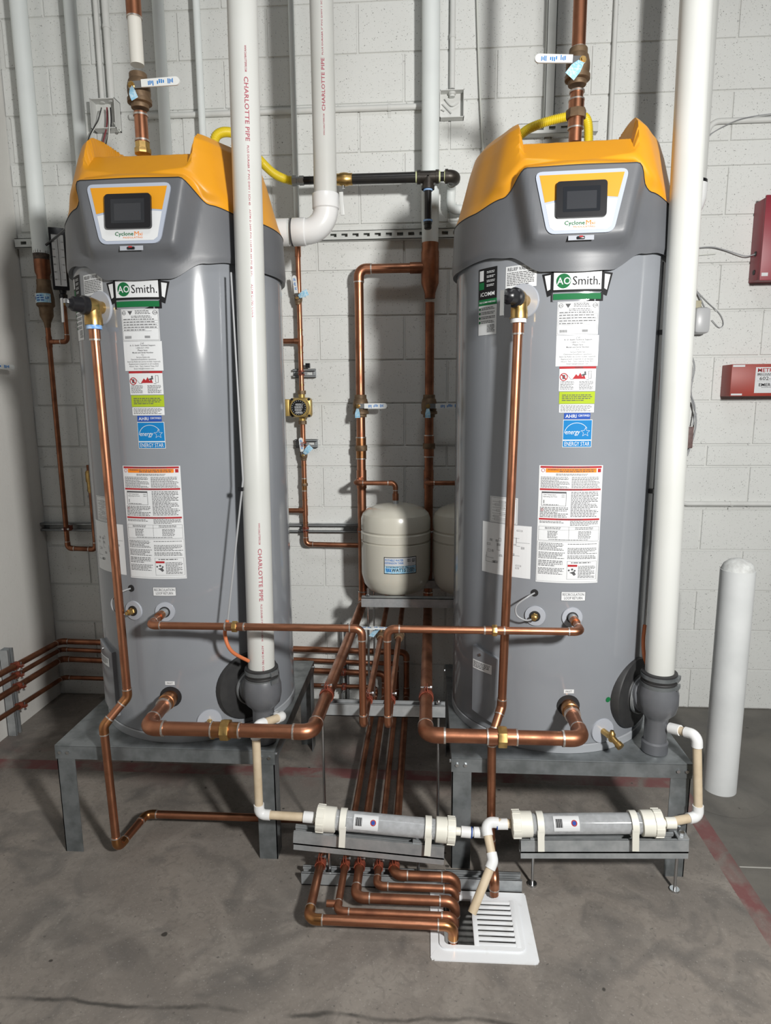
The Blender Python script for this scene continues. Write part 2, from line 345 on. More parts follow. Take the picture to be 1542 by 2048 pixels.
def ball_valve(root, p, ax, r, hd, out, hl=0.12, tagmat='tag_blue', tagdir=None, body='bronze', tagk=1.0, stem_k=2.2):
    ax = Vector(ax).normalized(); hd = Vector(hd).normalized(); out = Vector(out).normalized(); p = Vector(p)
    b = MB().lathe(p-ax*2.5*r, ax, [(1.3*r, 0), (1.35*r, 0.1*r), (1.35*r, 0.8*r), (1.55*r, 1.1*r), (1.75*r, 2*r), (1.75*r, 2.9*r), (1.6*r, 3.6*r), (1.85*r, 3.65*r), (1.85*r, 4.25*r), (1.35*r, 4.4*r), (1.35*r, 4.9*r), (1.3*r, 5*r)], 20).build('ball_valve', body, root, ang=30)
    s = p+out*stem_k*r
    MB().cyl(p+out*r, s+out*0.004, 0.5*r, seg=12).cyl(s+out*0.002, s+out*0.010, 0.0065, seg=6).build('stem_nut', 'brass', b)
    w = max(0.018, 0.013+0.6*r); side = out.cross(hd)
    MB().box(s+hd*hl*0.12, (hl*0.36, w*0.85, 0.0025), hd, out).build('lever_plate', 'steel', b)
    m = MB(); n = 8; L0 = hl*0.22; pts = []
    for i in range(n+1):
        a = -PI/2+PI*i/n; pts.append(hd*(hl-w/2+math.cos(a)*w/2)+side*math.sin(a)*w/2)
    pts += [hd*L0+side*w*0.45, hd*L0-side*w*0.45]
    off = s+out*0.001
    lv = m.prism([off+q for q in pts], out*0.006).build('lever', 'lever_white', b)
    pr = MB(); rd = random.Random(3)
    for t0, t1 in ((0.36, 0.48), (0.54, 0.70), (0.76, 0.88)):
        for q in range(4):
            a = t0+(t1-t0)*q/4
            pr.box(off+out*0.0064+hd*hl*(a+(t1-t0)/10)+side*w*rd.uniform(-.1, .1), (hl*(t1-t0)/7, w*rd.uniform(.3, .62), 0.0006), hd, out)
    pr.build('lever_print', 'ink_blue', b)
    if tagdir is not None:
        td = Vector(tagdir).normalized(); w2 = 0.028*tagk; h2 = 0.05*tagk; sd = td.cross(out).normalized()
        g = s+out*0.004+td*0.012
        mm = MB(); rows = []
        for i in range(5):
            t = i/4; rows.append((g+td*(h2*t)+out*(0.006*math.sin(t*3.0))+sd*w2*0.5*(0.55+0.45*min(1, t*2)), g+td*(h2*t)+out*(0.010*math.sin(t*2.0+1))-sd*w2*0.5*(0.55+0.45*min(1, t*2))))
        vs = [q for rr in rows for q in rr]; vs2 = [q+out*0.0008 for q in vs]; fs = []
        for i in range(4):
            a = 2*i; fs += [(a, a+1, a+3, a+2), (a+10, a+12, a+13, a+11)]
            fs += [(a, a+2, a+12, a+10), (a+1, a+11, a+13, a+3)]
        fs += [(0, 10, 11, 1), (8, 9, 19, 18)]
        mm.add(vs+vs2, fs).build('tag', tagmat, b)
    return b
def strut_mesh(a, b, opn, h=0.041, w=0.041, slots=False, pitch=0.0508):
    """lipped channel from a to b (centre line of the section), open towards opn; the web has real slots"""
    a = Vector(a); b = Vector(b); d = (b-a).normalized(); o = Vector(opn); o = (o-d*o.dot(d)).normalized(); s = d.cross(o); L = (b-a).length; m = MB(); t = 0.0026; mid = (a+b)/2
    for q in (-1, 1):
        m.box(mid+s*q*(w/2-t/2), (L, t, h), d, o)
        m.box(mid+o*(h/2-t/2)+s*q*(w/2-0.0048), (L, 0.0095, t), d, o)
        m.box(mid+o*(h/2-0.0045)+s*q*(w/2-0.0088), (L, 0.002, 0.009), d, o)
    wb = mid-o*(h/2-t/2)
    if not slots: m.box(wb, (L, w, t), d, o)
    else:
        sw = 0.014; sl = 0.028
        for q in (-1, 1): m.box(wb+s*q*(w/4+sw/4), (L, w/2-sw/2, t), d, o)
        n = int(L/pitch); x = -L/2; st = (L-n*pitch)/2
        edges = [-L/2+st+pitch*(i+.5) for i in range(n)]
        for e in edges:
            if e-sl/2 > x: m.box(wb+d*((x+e-sl/2)/2), (e-sl/2-x, sw, t), d, o)
            x = e+sl/2
        m.box(wb+d*((x+L/2)/2), (L/2-x, sw, t), d, o)
    return m
def clamp(root, p, ax, up, r, mat='clamp_red', h=None):
    ax = Vector(ax).normalized(); up = Vector(up).normalized(); p = Vector(p); s = ax.cross(up)
    c = MB().ring(p, ax, r*1.0, r+0.003, 0.022, 18).box(p+up*(r+0.010)+s*0.0035, (0.022, 0.0022, 0.024), ax, up).box(p+up*(r+0.010)-s*0.0035, (0.022, 0.0022, 0.024), ax, up).box(p-up*(r+0.004)+s*r*0.5, (0.022, 0.003, 0.014), ax, up).box(p-up*(r+0.004)-s*r*0.5, (0.022, 0.003, 0.014), ax, up).build('pipe_clamp', mat, root)
    MB().cyl(p+up*(r+0.013)-s*0.018, p+up*(r+0.013)+s*0.018, 0.003, seg=8).cyl(p+up*(r+0.013)+s*0.013, p+up*(r+0.013)+s*0.019, 0.0055, seg=6).build('clamp_bolt', 'steel', c)
    return c
# ------------------------------------------------------------------ lettering (flat print, built as thin faces)
TXT = {}
WORDS = ['AO', 'Smith.', 'Cyclone', 'M', 'xi', 'MODULATING', 'RELIEF VALVE', 'iCOMM', 'FREE ICOMM ONBOARD', 'RECIRCULATION', 'LOOP RETURN', 'INLET', 'energy', 'ENERGY STAR', 'AHRI', 'CERTIFIED', 'DANGER', 'WARNING!',
 'Call', 'A. O. Smith Technical Support', '1-800-527-1953', 'Please have', 'Model and Serial Number', 'For', 'Service Referrals', 'Operation/Installation questions', 'Start-Up Referrals (some models required)', 'Replacement (required on all models)', 'Hours: 7am - 7pm Central Time, M-F', 'Email: help@hotwater.com',
 'UL', 'CSA', 'FOR YOUR SAFETY READ BEFORE OPERATING', 'OPERATING INSTRUCTIONS', 'TO TURN OFF GAS TO APPLIANCE', 'Tank Temperature', 'Operating Set Point', '120 F', '130 F',
 'CHARLOTTE PIPE', 'WWW.CHARLOTTEPIPE.COM', 'PLUS DURABR 3" PVC DWV 1 SCH 40', 'ASTM D 2665 PVC 1120 PR 260 PSI @ 23C', 'ASTM D1785 CODE', 'POTABLE WATER', 'EXPANSION TANK', 'WATTS', 'METRO', 'MECHANICAL', '602-2', 'EMERGENCY', 'LF', 'IN 7A-5', '120', '100', '80', '60', '40', '140', '160', 'USA']
def make_text():
    obs = []
    for w in WORDS:
        for bold in (0, 1):
            c = bpy.data.curves.new('t', 'FONT'); c.body = w; c.resolution_u = 2; c.size = 1; c.offset = 0.014 if bold else 0.0
            if bold: c.space_character = 1.04
            o = bpy.data.objects.new('t', c); COL.objects.link(o); obs.append((w, bold, o, c))
    bpy.context.view_layer.update(); dg = bpy.context.evaluated_depsgraph_get()
    for w, b, o, c in obs:
        e = o.evaluated_get(dg); me = e.to_mesh()
        vs = [(v.co.x, v.co.y) for v in me.vertices]; fs = [tuple(p.vertices) for p in me.polygons]
        x0 = min(v[0] for v in vs); x1 = max(v[0] for v in vs); y0 = min(v[1] for v in vs); y1 = max(v[1] for v in vs)
        TXT[(w, b)] = ([((x-(x0+x1)/2), (y-(y0+y1)/2)) for x, y in vs], fs, x1-x0, y1-y0); e.to_mesh_clear()
    for w, b, o, c in obs: bpy.data.objects.remove(o); bpy.data.curves.remove(c)
make_text()
def text(mb, w, u, v, mp, h=None, width=None, bold=0, rot=0, eps=0.0012, shear=0.0, align=0):
    vs, fs, tw, th = TXT[(w, bold)]
    s = (h/th) if h else width/tw; sx = s if not (h and width) else width/tw
    off = -align*tw*sx/2*-1 if align else 0
    out = []
    for x, y in vs:
        x, y = x*sx+off+shear*y*s, y*s
        if rot: x, y = x*math.cos(rot)-y*math.sin(rot), x*math.sin(rot)+y*math.cos(rot)
        out.append(mp(u+x, v+y, eps))
    mb.add(out, fs)
def rect(mb, u0, u1, v0, v1, mp, eps=0.0006, n=8):
    n = max(1, n); vs = []
    for i in range(n+1):
        u = u0+(u1-u0)*i/n; vs += [mp(u, v0, eps), mp(u, v1, eps)]
    mb.add(vs, [(2*i, 2*i+2, 2*i+3, 2*i+1) for i in range(n)])
def frame(mb, u0, u1, v0, v1, t, mp, eps=0.001, n=8):
    rect(mb, u0, u1, v0, v0+t, mp, eps, n); rect(mb, u0, u1, v1-t, v1, mp, eps, n)
    rect(mb, u0, u0+t, v0+t, v1-t, mp, eps, 1); rect(mb, u1-t, u1, v0+t, v1-t, mp, eps, 1)
def fine(mb, u0, u1, v0, v1, n, mp, eps=0.001, rd=None, fill=0.9, th=0.45):
    """rows of tiny unreadable print"""
    rd = rd or random; p = (v1-v0)/n
    for i in range(n):
        v = v1-p*(i+.5); u = u0; end = u0+(u1-u0)*rd.uniform(fill-.3, fill) if i % 4 == 3 else u1-(u1-u0)*rd.uniform(0, 1-fill)
        while u < end:
            w = min(rd.uniform(0.6, 2.4)*p, end-u); rect(mb, u, u+w, v-p*th/2, v+p*th/2, mp, eps, 1); u += w+p*0.4
def poly(mb, pts, mp, eps=0.001):
    mb.add([mp(u, v, eps) for u, v in pts], [tuple(range(len(pts)))])
def disc(mb, u, v, r, mp, eps=0.001, n=24, r0=0.0):
    if r0:
        vs = []
        for i in range(n):
            a = 2*PI*i/n; vs += [mp(u+r*math.cos(a), v+r*math.sin(a), eps), mp(u+r0*math.cos(a), v+r0*math.sin(a), eps)]
        mb.add(vs, [(2*i, 2*((i+1) % n), 2*((i+1) % n)+1, 2*i+1) for i in range(n)])
    else: poly(mb, [(u+r*math.cos(2*PI*i/n), v+r*math.sin(2*PI*i/n)) for i in range(n)], mp, eps)
def cylmap(c, R):
    def f(u, v, e): a = u/R; return V(c[0]+(R+e)*math.sin(a), c[1]-(R+e)*math.cos(a), v)
    return f
def planemap(o, ex, ey):
    o = Vector(o); ex = Vector(ex).normalized(); ey = Vector(ey).normalized(); nz = ex.cross(ey)
    return lambda u, v, e: o+ex*u+ey*v+nz*e
def pr(mb, name, mat, parent): return mb.build(name, mat, parent, smooth=False, recalc=False)
# ================================================================== THE ROOM
def structure(o): o['kind'] = 'structure'; return o
# floor with the square opening of the floor sink
HX0, HX1, HY0, HY1 = 1.995, 2.245, -1.555, -1.345
m = MB(); xs = [-0.15, HX0, HX1, 5.2]; ys = [-5.0, HY0, HY1, 0.15]
for i in range(3):
    for j in range(3):
        if i == 1 and j == 1: continue
        m.add([(xs[i], ys[j], 0), (xs[i+1], ys[j], 0), (xs[i+1], ys[j+1], 0), (xs[i], ys[j+1], 0)], [(0, 1, 2, 3)])
fl = structure(m.build('floor', 'concrete', smooth=False, recalc=False)); fl['label'] = 'stained grey brown concrete floor with a worn red painted line'
wb = structure(MB().box((2.6, 0.063, 2.0), (5.3, 0.12, 4.0)).build('wall_back', 'mortar_paint', smooth=False)); wb['label'] = 'off white painted concrete block wall behind the heaters'
wl = structure(MB().box((-0.06, -2.45, 2.0), (0.12, 4.9, 4.0)).build('wall_left', 'plaster_paint', smooth=False)); wl['label'] = 'smooth off white painted side wall left of the heaters'
# blocks: 0.406 x 0.203 m, with two half-height courses
CRS = 0.2032; courses = []
z = 0
for i in range(22):
    hgt = 0.5 if i in (6, 13) else 1.0
    courses.append((z*CRS, hgt*CRS, {0: 0, 1: 1, 2: 0, 3: 1, 4: 0, 5: 1, 6: 0, 7: 1, 8: 0, 9: 1, 10: 0, 11: 1, 12: 0, 13: 1, 14: 0, 15: 1, 16: 0, 17: 1}.get(i, i % 2))); z += hgt
    if z*CRS > 3.9: break
bmesh_cache = {}
def block_mesh(w, h):
    key = (round(w, 3), round(h, 3))
    if key in bmesh_cache: return bmesh_cache[key]
    g = 0.0026; hw, hh = w/2-g, h/2-g; b = 0.0035; d = 0.0032
    fr = [(-hw+b, -d, -hh+b), (hw-b, -d, -hh+b), (hw-b, -d, hh-b), (-hw+b, -d, hh-b)]
    bk = [(-hw, 0.006, -hh), (hw, 0.006, -hh), (hw, 0.006, hh), (-hw, 0.006, hh)]
    me = bpy.data.meshes.new('concrete_block'); me.from_pydata(fr+bk, [], [(0, 1, 2, 3)]+[(i+4, (i+1) % 4+4, (i+1) % 4, i) for i in range(4)])
    me.materials.append(M['block_paint']); bmesh_cache[key] = me; return me
X0 = 1.647; ow = ORG[wb.name]
for z0, hh, par in courses:
    k = -9
    while True:
        xa = X0+(2*k+par)*CRS; xb = xa+2*CRS; k += 1
        xa = max(xa, 0.0); xb2 = min(xb, 4.6)
        if xb < 0.06: continue
        if xa > 4.5: break
        o = bpy.data.objects.new('concrete_block', block_mesh(xb2-xa, hh)); COL.objects.link(o); o.parent = wb
        o.location = V((xa+xb2)/2, 0, z0+hh/2)-ow
# ================================================================== HEATER STANDS
def stand(x0, x1, yf, label):
    hs = 0.400; yb = yf+0.757; t = thing('heater_stand', label, 'stand', ((x0+x1)/2, (yf+yb)/2, 0), 'galvanised heater stands')
    xm, ym = (x0+x1)/2, (yf+yb)/2; lw = 0.062
    MB().box((xm, ym, hs-0.002), (x1-x0, yb-yf, 0.004), bev=0.0015).build('top_plate', 'galvanised_leg', t)
    for y, s in ((yf, 1), (yb, -1)): MB().box((xm, y+s*0.0015, hs-0.027), (x1-x0, 0.003, 0.046)).build('rail', 'galvanised_leg', t)
    for x, s in ((x0, 1), (x1, -1)): MB().box((x+s*0.0015, ym, hs-0.027), (0.003, yb-yf-0.006, 0.046)).build('rail', 'galvanised_leg', t)
    for x, sx in ((x0, 1), (x1, -1)):
        for y, sy in ((yf, 1), (yb, -1)):
            MB().box((x+sx*(0.003+lw/2), y+sy*0.0045, (hs-0.006)/2), (lw, 0.003, hs-0.006)).box((x+sx*0.0045, y+sy*(0.003+lw/2), (hs-0.006)/2), (0.003, lw, hs-0.006)).build('leg', 'galvanised_leg', t, smooth=False)
            b = MB()
            for q in (0.018, 0.045): b.cyl((x+sx*q, y-sy*0.005, hs-0.025), (x+sx*q, y+sy*0.004, hs-0.025), 0.006, seg=6)
            b.cyl((x-sx*0.005, y+sy*0.02, hs-0.022), (x+sx*0.004, y+sy*0.02, hs-0.022), 0.006, seg=6)
            b.build('bolt', 'steel', t)
    return t
stand(0.7087, 1.4602, -1.2097, 'galvanised steel stand under the heater beside the left wall')
stand(2.0406, 2.7984, -1.2201, 'galvanised steel stand under the heater beside the white bollard')
# ================================================================== WATER HEATERS
HR = 0.3455
def lerp(a, b, t): return a+(b-a)*t
def sstep(a, b, x):
    t = max(0, min(1, (x-a)/(b-a))); return t*t*(3-2*t)
def itp(tab, x):
    if x <= tab[0][0]: return tab[0][1]
    for (a, b), (c, d) in zip(tab, tab[1:]):
        if x <= c:
            t = (x-a)/(c-a); t = t*t*(3-2*t); return lerp(b, d, t)
    return tab[-1][1]
ZB = [(0, 1.894), (15, 1.898), (32, 1.948), (44, 1.957), (70, 1.947), (180, 1.945)]
ZY = [(0, 2.176), (24, 2.174), (36, 2.118), (55, 2.099), (180, 2.094)]
DOME = [(0.356, 2.094), (0.342, 2.13), (0.323, 2.20), (0.307, 2.262), (0.292, 2.306), (0.268, 2.334), (0.222, 2.352), (0.15, 2.362), (0.07, 2.368), (0.0, 2.370)]
def dome(p):
    x = p*(len(DOME)-1); i = min(int(x), len(DOME)-2); t = x-i; return lerp(DOME[i][0], DOME[i+1][0], t), lerp(DOME[i][1], DOME[i+1][1], t)
def drad(th, s):
    a = abs(((th+180) % 360)-180); p = (s-0.4)/0.6; r = dome(p)[0]
    return r*(1+0.085*math.exp(-((a-33)/13)**2)*sstep(0, .15, p)*sstep(.95, .6, p))
def PLANE(z): return -0.3745+(z-2.08)*0.10
def cover_pt(th, s):
    """th degrees from the front, s 0..0.4 grey skirt, 0.4..1 yellow dome"""
    a = abs(((th+180) % 360)-180); ra = math.radians(th); zb, zy = itp(ZB, a), itp(ZY, a)
    if s <= 0.4:
        t = s/0.4; z = lerp(zb, zy, t); r = lerp(0.3625, 0.356, t)-0.004*sstep(.12, 0, t)
    else:
        zp = dome((s-0.4)/0.6)[1]; r = drad(th, s); z = zy+(zp-2.094)*(2.370-zy)/(2.370-2.094)
    x, y = r*math.sin(ra), -r*math.cos(ra)
    if y < 0:
        hw = 0.118+max(0, min(1, (z-1.985)/0.19))*0.036
        if s <= 0.4001:
            w = sstep(hw+0.045, hw-0.004, abs(x))*sstep(1.945, 1.995, z); y = lerp(y, PLANE(z), w)
            if w > 0: x = x*lerp(1, 1.02, w)
        else:
            w = sstep(0.166, 0.153, abs(x))
            zc = min(2.176+(y+0.364)*0.92, 2.274+0.03*sstep(-.2, .1, y)); z = lerp(z, min(z, zc), w)
            if s < 0.46:
                ww = sstep(hw+0.045, hw-0.004, abs(x))*sstep(0.46, 0.4, s); y = lerp(y, PLANE(min(z, 2.176)), ww); z = lerp(z, zy, ww*.0)
    else:
        w = sstep(0.166, 0.153, abs(x)) if s > 0.4 else 0; z = lerp(z, min(z, 2.306), w)
    return V(x, y, z)
def heater(cx, cy, label, cyaw, tp_px, side):
    c = V(cx, cy, 0.400); t = thing('water_heater', label, 'water heater', c, 'commercial water heaters')
    C2 = (cx, cy); mp = cylmap(C2, HR)
    rd = random.Random(11)
    # jacket, base ring
    MB().lathe((cx, cy, 0), (0, 0, 1), [(HR-0.01, 0.430), (HR, 0.432), (HR, 1.975), (0.30, 1.98)], 112).build('jacket', 'heater_paint', t, ang=30)
    MB().lathe((cx, cy, 0), (0, 0, 1), [(0.33, 0.400), (0.3475, 0.401), (0.3475, 0.426), (0.344, 0.429)], 112).build('base_ring', 'base_grey', t, ang=30)
    MB().lathe((cx, cy, 0), (0, 0, 1), [(0.330, 0.427), (0.3405, 0.427), (0.3405, 0.4335), (0.33, 0.4335)], 112).build('base_gap', 'gap_black', t)
    # top cover
    Rz = Matrix.Rotation(cyaw, 4, 'Z'); off = V(cx, cy, 0)
    def T3(p): return off+Rz @ p
    NT = 240
    def patch(svals, name, mat, inner=False):
        vs = []; fs = []
        for s in svals:
            ths = [360*i/NT for i in range(NT)]
            if s > 0.4:
                r = dome((s-0.4)/0.6)[0]
                for xx in (0.1525, 0.1665, -0.1525, -0.1665):
                    if abs(xx) < r*0.995:
                        th = th0 = math.degrees(math.asin(xx/r))
                        for _ in range(4): th = math.degrees(math.asin(xx/drad(th, s)))
                        for q in (th % 360, 180-th0): ths[int(round(q*NT/360)) % NT] = q
            for q in ths: vs.append(T3(cover_pt(q, s)))
        n = len(svals)
        if inner:
            base = [cover_pt(360*i/NT, svals[0]) for i in range(NT)]
            vs += [T3(V(p.x*0.965, p.y*0.965, p.z+0.004)) for p in base]
            for i in range(NT): j = (i+1) % NT; fs.append((n*NT+i, n*NT+j, j, i))
        for k in range(n-1):
            for i in range(NT): j = (i+1) % NT; fs.append((k*NT+i, k*NT+j, (k+1)*NT+j, (k+1)*NT+i))
        return MB().add(vs, fs).build(name, mat, t, ang=42)
    patch([0.4*i/22 for i in range(23)], 'lower_cover', 'cover_grey', True)
    patch([0.4+0.6*(i/84)*0.9985 for i in range(85)], 'upper_cover', 'cover_yellow')
    # seam line between the two covers
    MB().tube([T3(cover_pt(360*i/NT, 0.4)*1.0) for i in range(NT+1)], 0.0016, 6).build('cover_seam', 'gap_black', t)
    # control panel on the flat front
    pm0 = planemap(T3(V(0, PLANE(2.08)-0.0012, 2.08)), Rz.to_3x3() @ V(1, 0, 0), Rz.to_3x3() @ V(0, 0.0995, 0.995))
    pm = lambda u, v, e: pm0(u, v-2.08, e)
    def rounded(w0, w1, z0, z1, r, n=5):
        cs = [(-w0, z0), (w0, z0), (w1, z1), (-w1, z1)]; out = []
        for i in range(4):
            p0 = Vector(cs[i-1]); p1 = Vector(cs[i]); p2 = Vector(cs[(i+1) % 4]); a = p1+(p0-p1).normalized()*r; b = p1+(p2-p1).normalized()*r
            for q in range(n+1):
                s = q/n; out.append(tuple((1-s)**2*a+2*s*(1-s)*p1+s*s*b))
        return out
    def plate(pts, d, name, mat, par, e=0.0):
        f = [pm(u, v, e) for u, v in pts]; nrm = pm(0, 0, 1)-pm(0, 0, 0)
        return MB().prism(f, nrm*d).build(name, mat, par, ang=30)
    cp = plate(rounded(0.090, 0.128, 1.990, 2.160, 0.022), 0.005, 'control_panel', 'label_silver', t, -0.002)
    def half(v): return lerp(0.090, 0.128, (v-1.990)/0.170)-0.011
    yl = rounded(half(2.087), half(2.152), 2.087, 2.152, 0.006)
    pr(MB().add([pm(u, v, 0.0036) for u, v in [(-half(2.078), 2.076), (0, 2.094), (half(2.078), 2.084), (half(2.150), 2.150), (-half(2.150), 2.150)]], [(0, 1, 2, 3, 4)]), 'panel_yellow', 'cover_yellow', cp)
    pr(MB().add([pm(u, v, 0.0036) for u, v in [(-half(2.0)+.010, 1.999), (half(2.0)-.010, 1.999), (half(2.010), 2.008), (half(2.074), 2.079), (0, 2.088), (-half(2.068), 2.070), (-half(2.010), 2.008)]], [(0, 1, 2, 3, 4, 5, 6)]), 'panel_white', 'label_white', cp)
    bz = plate(rounded(0.068, 0.0685, 2.030, 2.128, 0.011), 0.010, 'display_bezel', 'black_plastic', t, 0.003)
    sc = plate(rounded(0.050, 0.0505, 2.045, 2.113, 0.003), 0.0006, 'display_screen', 'screen', bz, 0.0130)
    pr(MB().add([pm(u, v, 0.0140) for u, v in ((-0.040, 2.052), (0.040, 2.052), (0.040, 2.100), (-0.040, 2.100))], [(0, 1, 2, 3)]), 'screen_picture', 'screen_dim', bz)
    mm = MB(); text(mm, 'Cyclone', -0.016, 2.0165, pm, h=0.0145, width=0.055, bold=1, eps=0.0044); pr(mm, 'lettering', 'ink_green', cp)
    mm = MB(); text(mm, 'M', 0.0215, 2.018, pm, h=0.0125, width=0.0135, bold=0, eps=0.0044); text(mm, 'xi', 0.034, 2.0168, pm, h=0.009, eps=0.0044); text(mm, 'MODULATING', 0.010, 2.0072, pm, h=0.0048, width=0.058, eps=0.0044); pr(mm, 'lettering', 'ink_orange', cp)
    sw = MB().box(pm(0.002, 1.978, 0.001), (0.022, 0.008, 0.008), pm(1, 0, 0)-pm(0, 0, 0), V(0, 0, 1), bev=0.002).build('rocker_switch', 'black_plastic', t)
    MB().box(pm(0.002, 1.980, 0.006), (0.010, 0.003, 0.004), pm(1, 0, 0)-pm(0, 0, 0), V(0, 0, 1)).build('switch_button', 'ink_red', sw)
    mm = MB(); rect(mm, -0.032, 0.038, 1.972, 1.985, pm, 0.0004, 2); pr(mm, 'switch_plate', 'disc_grey', t)
    # ---- brand badge
    uc = -0.0135
    bd = MB(); rect(bd, uc-0.0745, uc+0.0745, 1.841, 1.9035, mp, 0.0010, 14)
    poly(bd, [(uc-0.0745, 1.841), (uc-0.0745, 1.815), (uc-0.02, 1.8105), (uc+0.02, 1.8105), (uc+0.0745, 1.815), (uc+0.0745, 1.841)], mp, 0.0010)
    bd = pr(bd, 'brand_badge', 'ink_black', t)
    mm = MB(); rect(mm, uc-0.0675, uc+0.0675, 1.8475, 1.8970, mp, 0.0016, 14); pr(mm, 'badge_face', 'label_white', bd)
    mm = MB(); rect(mm, uc-0.0675, uc+0.0675, 1.820, 1.8365, mp, 0.0016, 14); disc(mm, uc-0.040, 1.8715, 0.0205, mp, 0.0022); pr(mm, 'badge_green', 'ink_green', bd)
    mm = MB(); text(mm, 'AO', uc-0.0395, 1.8715, mp, h=0.020, width=0.038, bold=1, eps=0.0028); pr(mm, 'badge_initials', 'label_white', bd)
    mm = MB(); text(mm, 'Smith.', uc+0.0245, 1.8715, mp, h=0.024, width=0.078, bold=0, eps=0.0024); pr(mm, 'badge_name', 'ink_black', bd)
    for s in (-1, 1):
        mm = MB(); nn = MB()
        poly(mm, [(uc+s*0.0745, 1.896), (uc+s*0.101, 1.893), (uc+s*0.085, 1.829), (uc+s*0.0745, 1.833)], mp, 0.0010)
        poly(nn, [(uc+s*0.0765, 1.890), (uc+s*0.0935, 1.888), (uc+s*0.0845, 1.846), (uc+s*0.0765, 1.850)], mp, 0.0016)
        pr(mm, 'badge_wing', 'ink_black', bd); pr(nn, 'badge_wing_face', 'label_white', bd)
    # ---- stickers
    def sticker(u0, u1, v0, v1, name='sticker', mat='label_white', n=10):
        s = MB(); rect(s, u0, u1, v0, v1, mp, 0.0008, n); return pr(s, name, mat, t)
    # app sticker (left)
    s = sticker(-0.333, -0.257, 1.735, 1.934, 'app_sticker')
    mm = MB(); rect(mm, -0.333, -0.257, 1.842, 1.934, mp, 0.0012, 8); pr(mm, 'print', 'ink_black', s)
    mm = MB(); rect(mm, -0.333, -0.257, 1.824, 1.842, mp, 0.0012, 8); pr(mm, 'green_band', 'ink_green', s); mm = MB(); rect(mm, -0.331, -0.309, 1.872, 1.893, mp, 0.0016, 2); pr(mm, 'green_patch', 'ink_green', s)
    for q in range(4): mm = MB(); disc(mm, -0.327, 1.814-q*0.0135, 0.0042, mp, 0.0014, 10); pr(mm, 'bullet', 'ink_green', s)
    mm = MB(); rect(mm, -0.329, -0.311, 1.897, 1.928, mp, 0.0018, 2); text(mm, 'iCOMM', -0.295, 1.857, mp, h=0.012, width=0.058, bold=1, eps=0.0018); text(mm, 'FREE ICOMM ONBOARD', -0.295, 1.833, mp, h=0.005, width=0.068, bold=1, eps=0.0018)
    for q in range(4): fine(mm, -0.298, -0.264, 1.917-q*0.013, 1.925-q*0.013, 2, mp, 0.0018, rd, 0.8)
    pr(mm, 'print', 'label_white', s)
    mm = MB()
    for q in range(4): fine(mm, -0.320, -0.262, 1.810-q*0.0135, 1.819-q*0.0135, 2, mp, 0.0014, rd, 0.85)
    fine(mm, -0.294, -0.263, 1.742, 1.766, 6, mp, 0.0014, rd, 0.9)
    pr(mm, 'print', 'ink_grey', s)
    # relief valve notice
    s = sticker(-0.227, -0.130, 1.863, 1.926, 'valve_notice')
    mm = MB(); text(mm, 'RELIEF VALVE', -0.185, 1.917, mp, h=0.0095, width=0.070, bold=1); fine(mm, -0.222, -0.136, 1.870, 1.909, 8, mp, 0.0012, rd, .97); pr(mm, 'print', 'ink_grey', s)
    # rating plate
    s = sticker(-0.068, 0.050, 1.720, 1.814, 'rating_plate')
    mm = MB(); disc(mm, -0.058, 1.803, 0.0062, mp, 0.0014, 16, 0.0050); text(mm, 'UL', -0.058, 1.803, mp, h=0.005, bold=1); text(mm, 'CSA', 0.039, 1.803, mp, h=0.006, bold=1); disc(mm, 0.039, 1.803, 0.0068, mp, 0.0014, 16, 0.0058)
    poly(mm, [(-0.046, 1.808), (-0.030, 1.808), (-0.038, 1.796)], mp, 0.0014)
    fine(mm, -0.022, 0.026, 1.798, 1.810, 3, mp, 0.0012, rd, .9); fine(mm, -0.035, 0.03, 1.787, 1.795, 2, mp, 0.0012, rd, .8)
    for q in range(5):
        vv = 1.780-q*0.0078; rect(mm, -0.064, 0.046-0.02*(q > 3), vv, vv+0.0006, mp, 0.0012, 10)
        fine(mm, -0.062, 0.044-0.03*(q > 3), vv+0.001, vv+0.0062, 1, mp, 0.0012, rd, .9)
    for q in range(13): rect(mm, -0.060+q*0.0017, -0.0592+q*0.0017, 1.727, 1.735, mp, 0.0012, 1); rect(mm, 0.004+q*0.0013, 0.0047+q*0.0013, 1.728, 1.735, mp, 0.0012, 1)
    frame(mm, -0.066, 0.048, 1.7225, 1.8115, 0.0006, mp, 0.0012, 10)
    pr(mm, 'print', 'ink_grey', s)
    # support notice
    s = sticker(-0.068, 0.054, 1.631, 1.719, 'support_notice')
    mm = MB(); L = [('Call', 0.010, 0), ('A. O. Smith Technical Support', 0.080, 1), ('1-800-527-1953', 0.040, 0), ('Please have', 0.030, 1), ('Model and Serial Number', 0.066, 1), ('For', 0.008, 0), ('Service Referrals', 0.042, 0), ('Operation/Installation questions', 0.080, 0), ('Start-Up Referrals (some models required)', 0.104, 0), ('Replacement (required on all models)', 0.094, 0), ('Hours: 7am - 7pm Central Time, M-F', 0.092, 0), ('Email: help@hotwater.com', 0.062, 0)]
    for q, (w, wd, b) in enumerate(L): text(mm, w, -0.006, 1.7130-q*0.0069, mp, width=wd, bold=b)
    pr(mm, 'print', 'ink_grey', s)
    # flammable vapour warning with a fire picture
    s = sticker(-0.056, 0.050, 1.559, 1.630, 'fire_warning')
    mm = MB(); rect(mm, -0.056, 0.050, 1.6235, 1.630, mp, 0.0012, 8); disc(mm, -0.043, 1.600, 0.0115, mp, 0.0014, 20, 0.0090); poly(mm, [(-0.051, 1.606), (-0.049, 1.608), (-0.035, 1.594), (-0.037, 1.592)], mp, 0.0016)
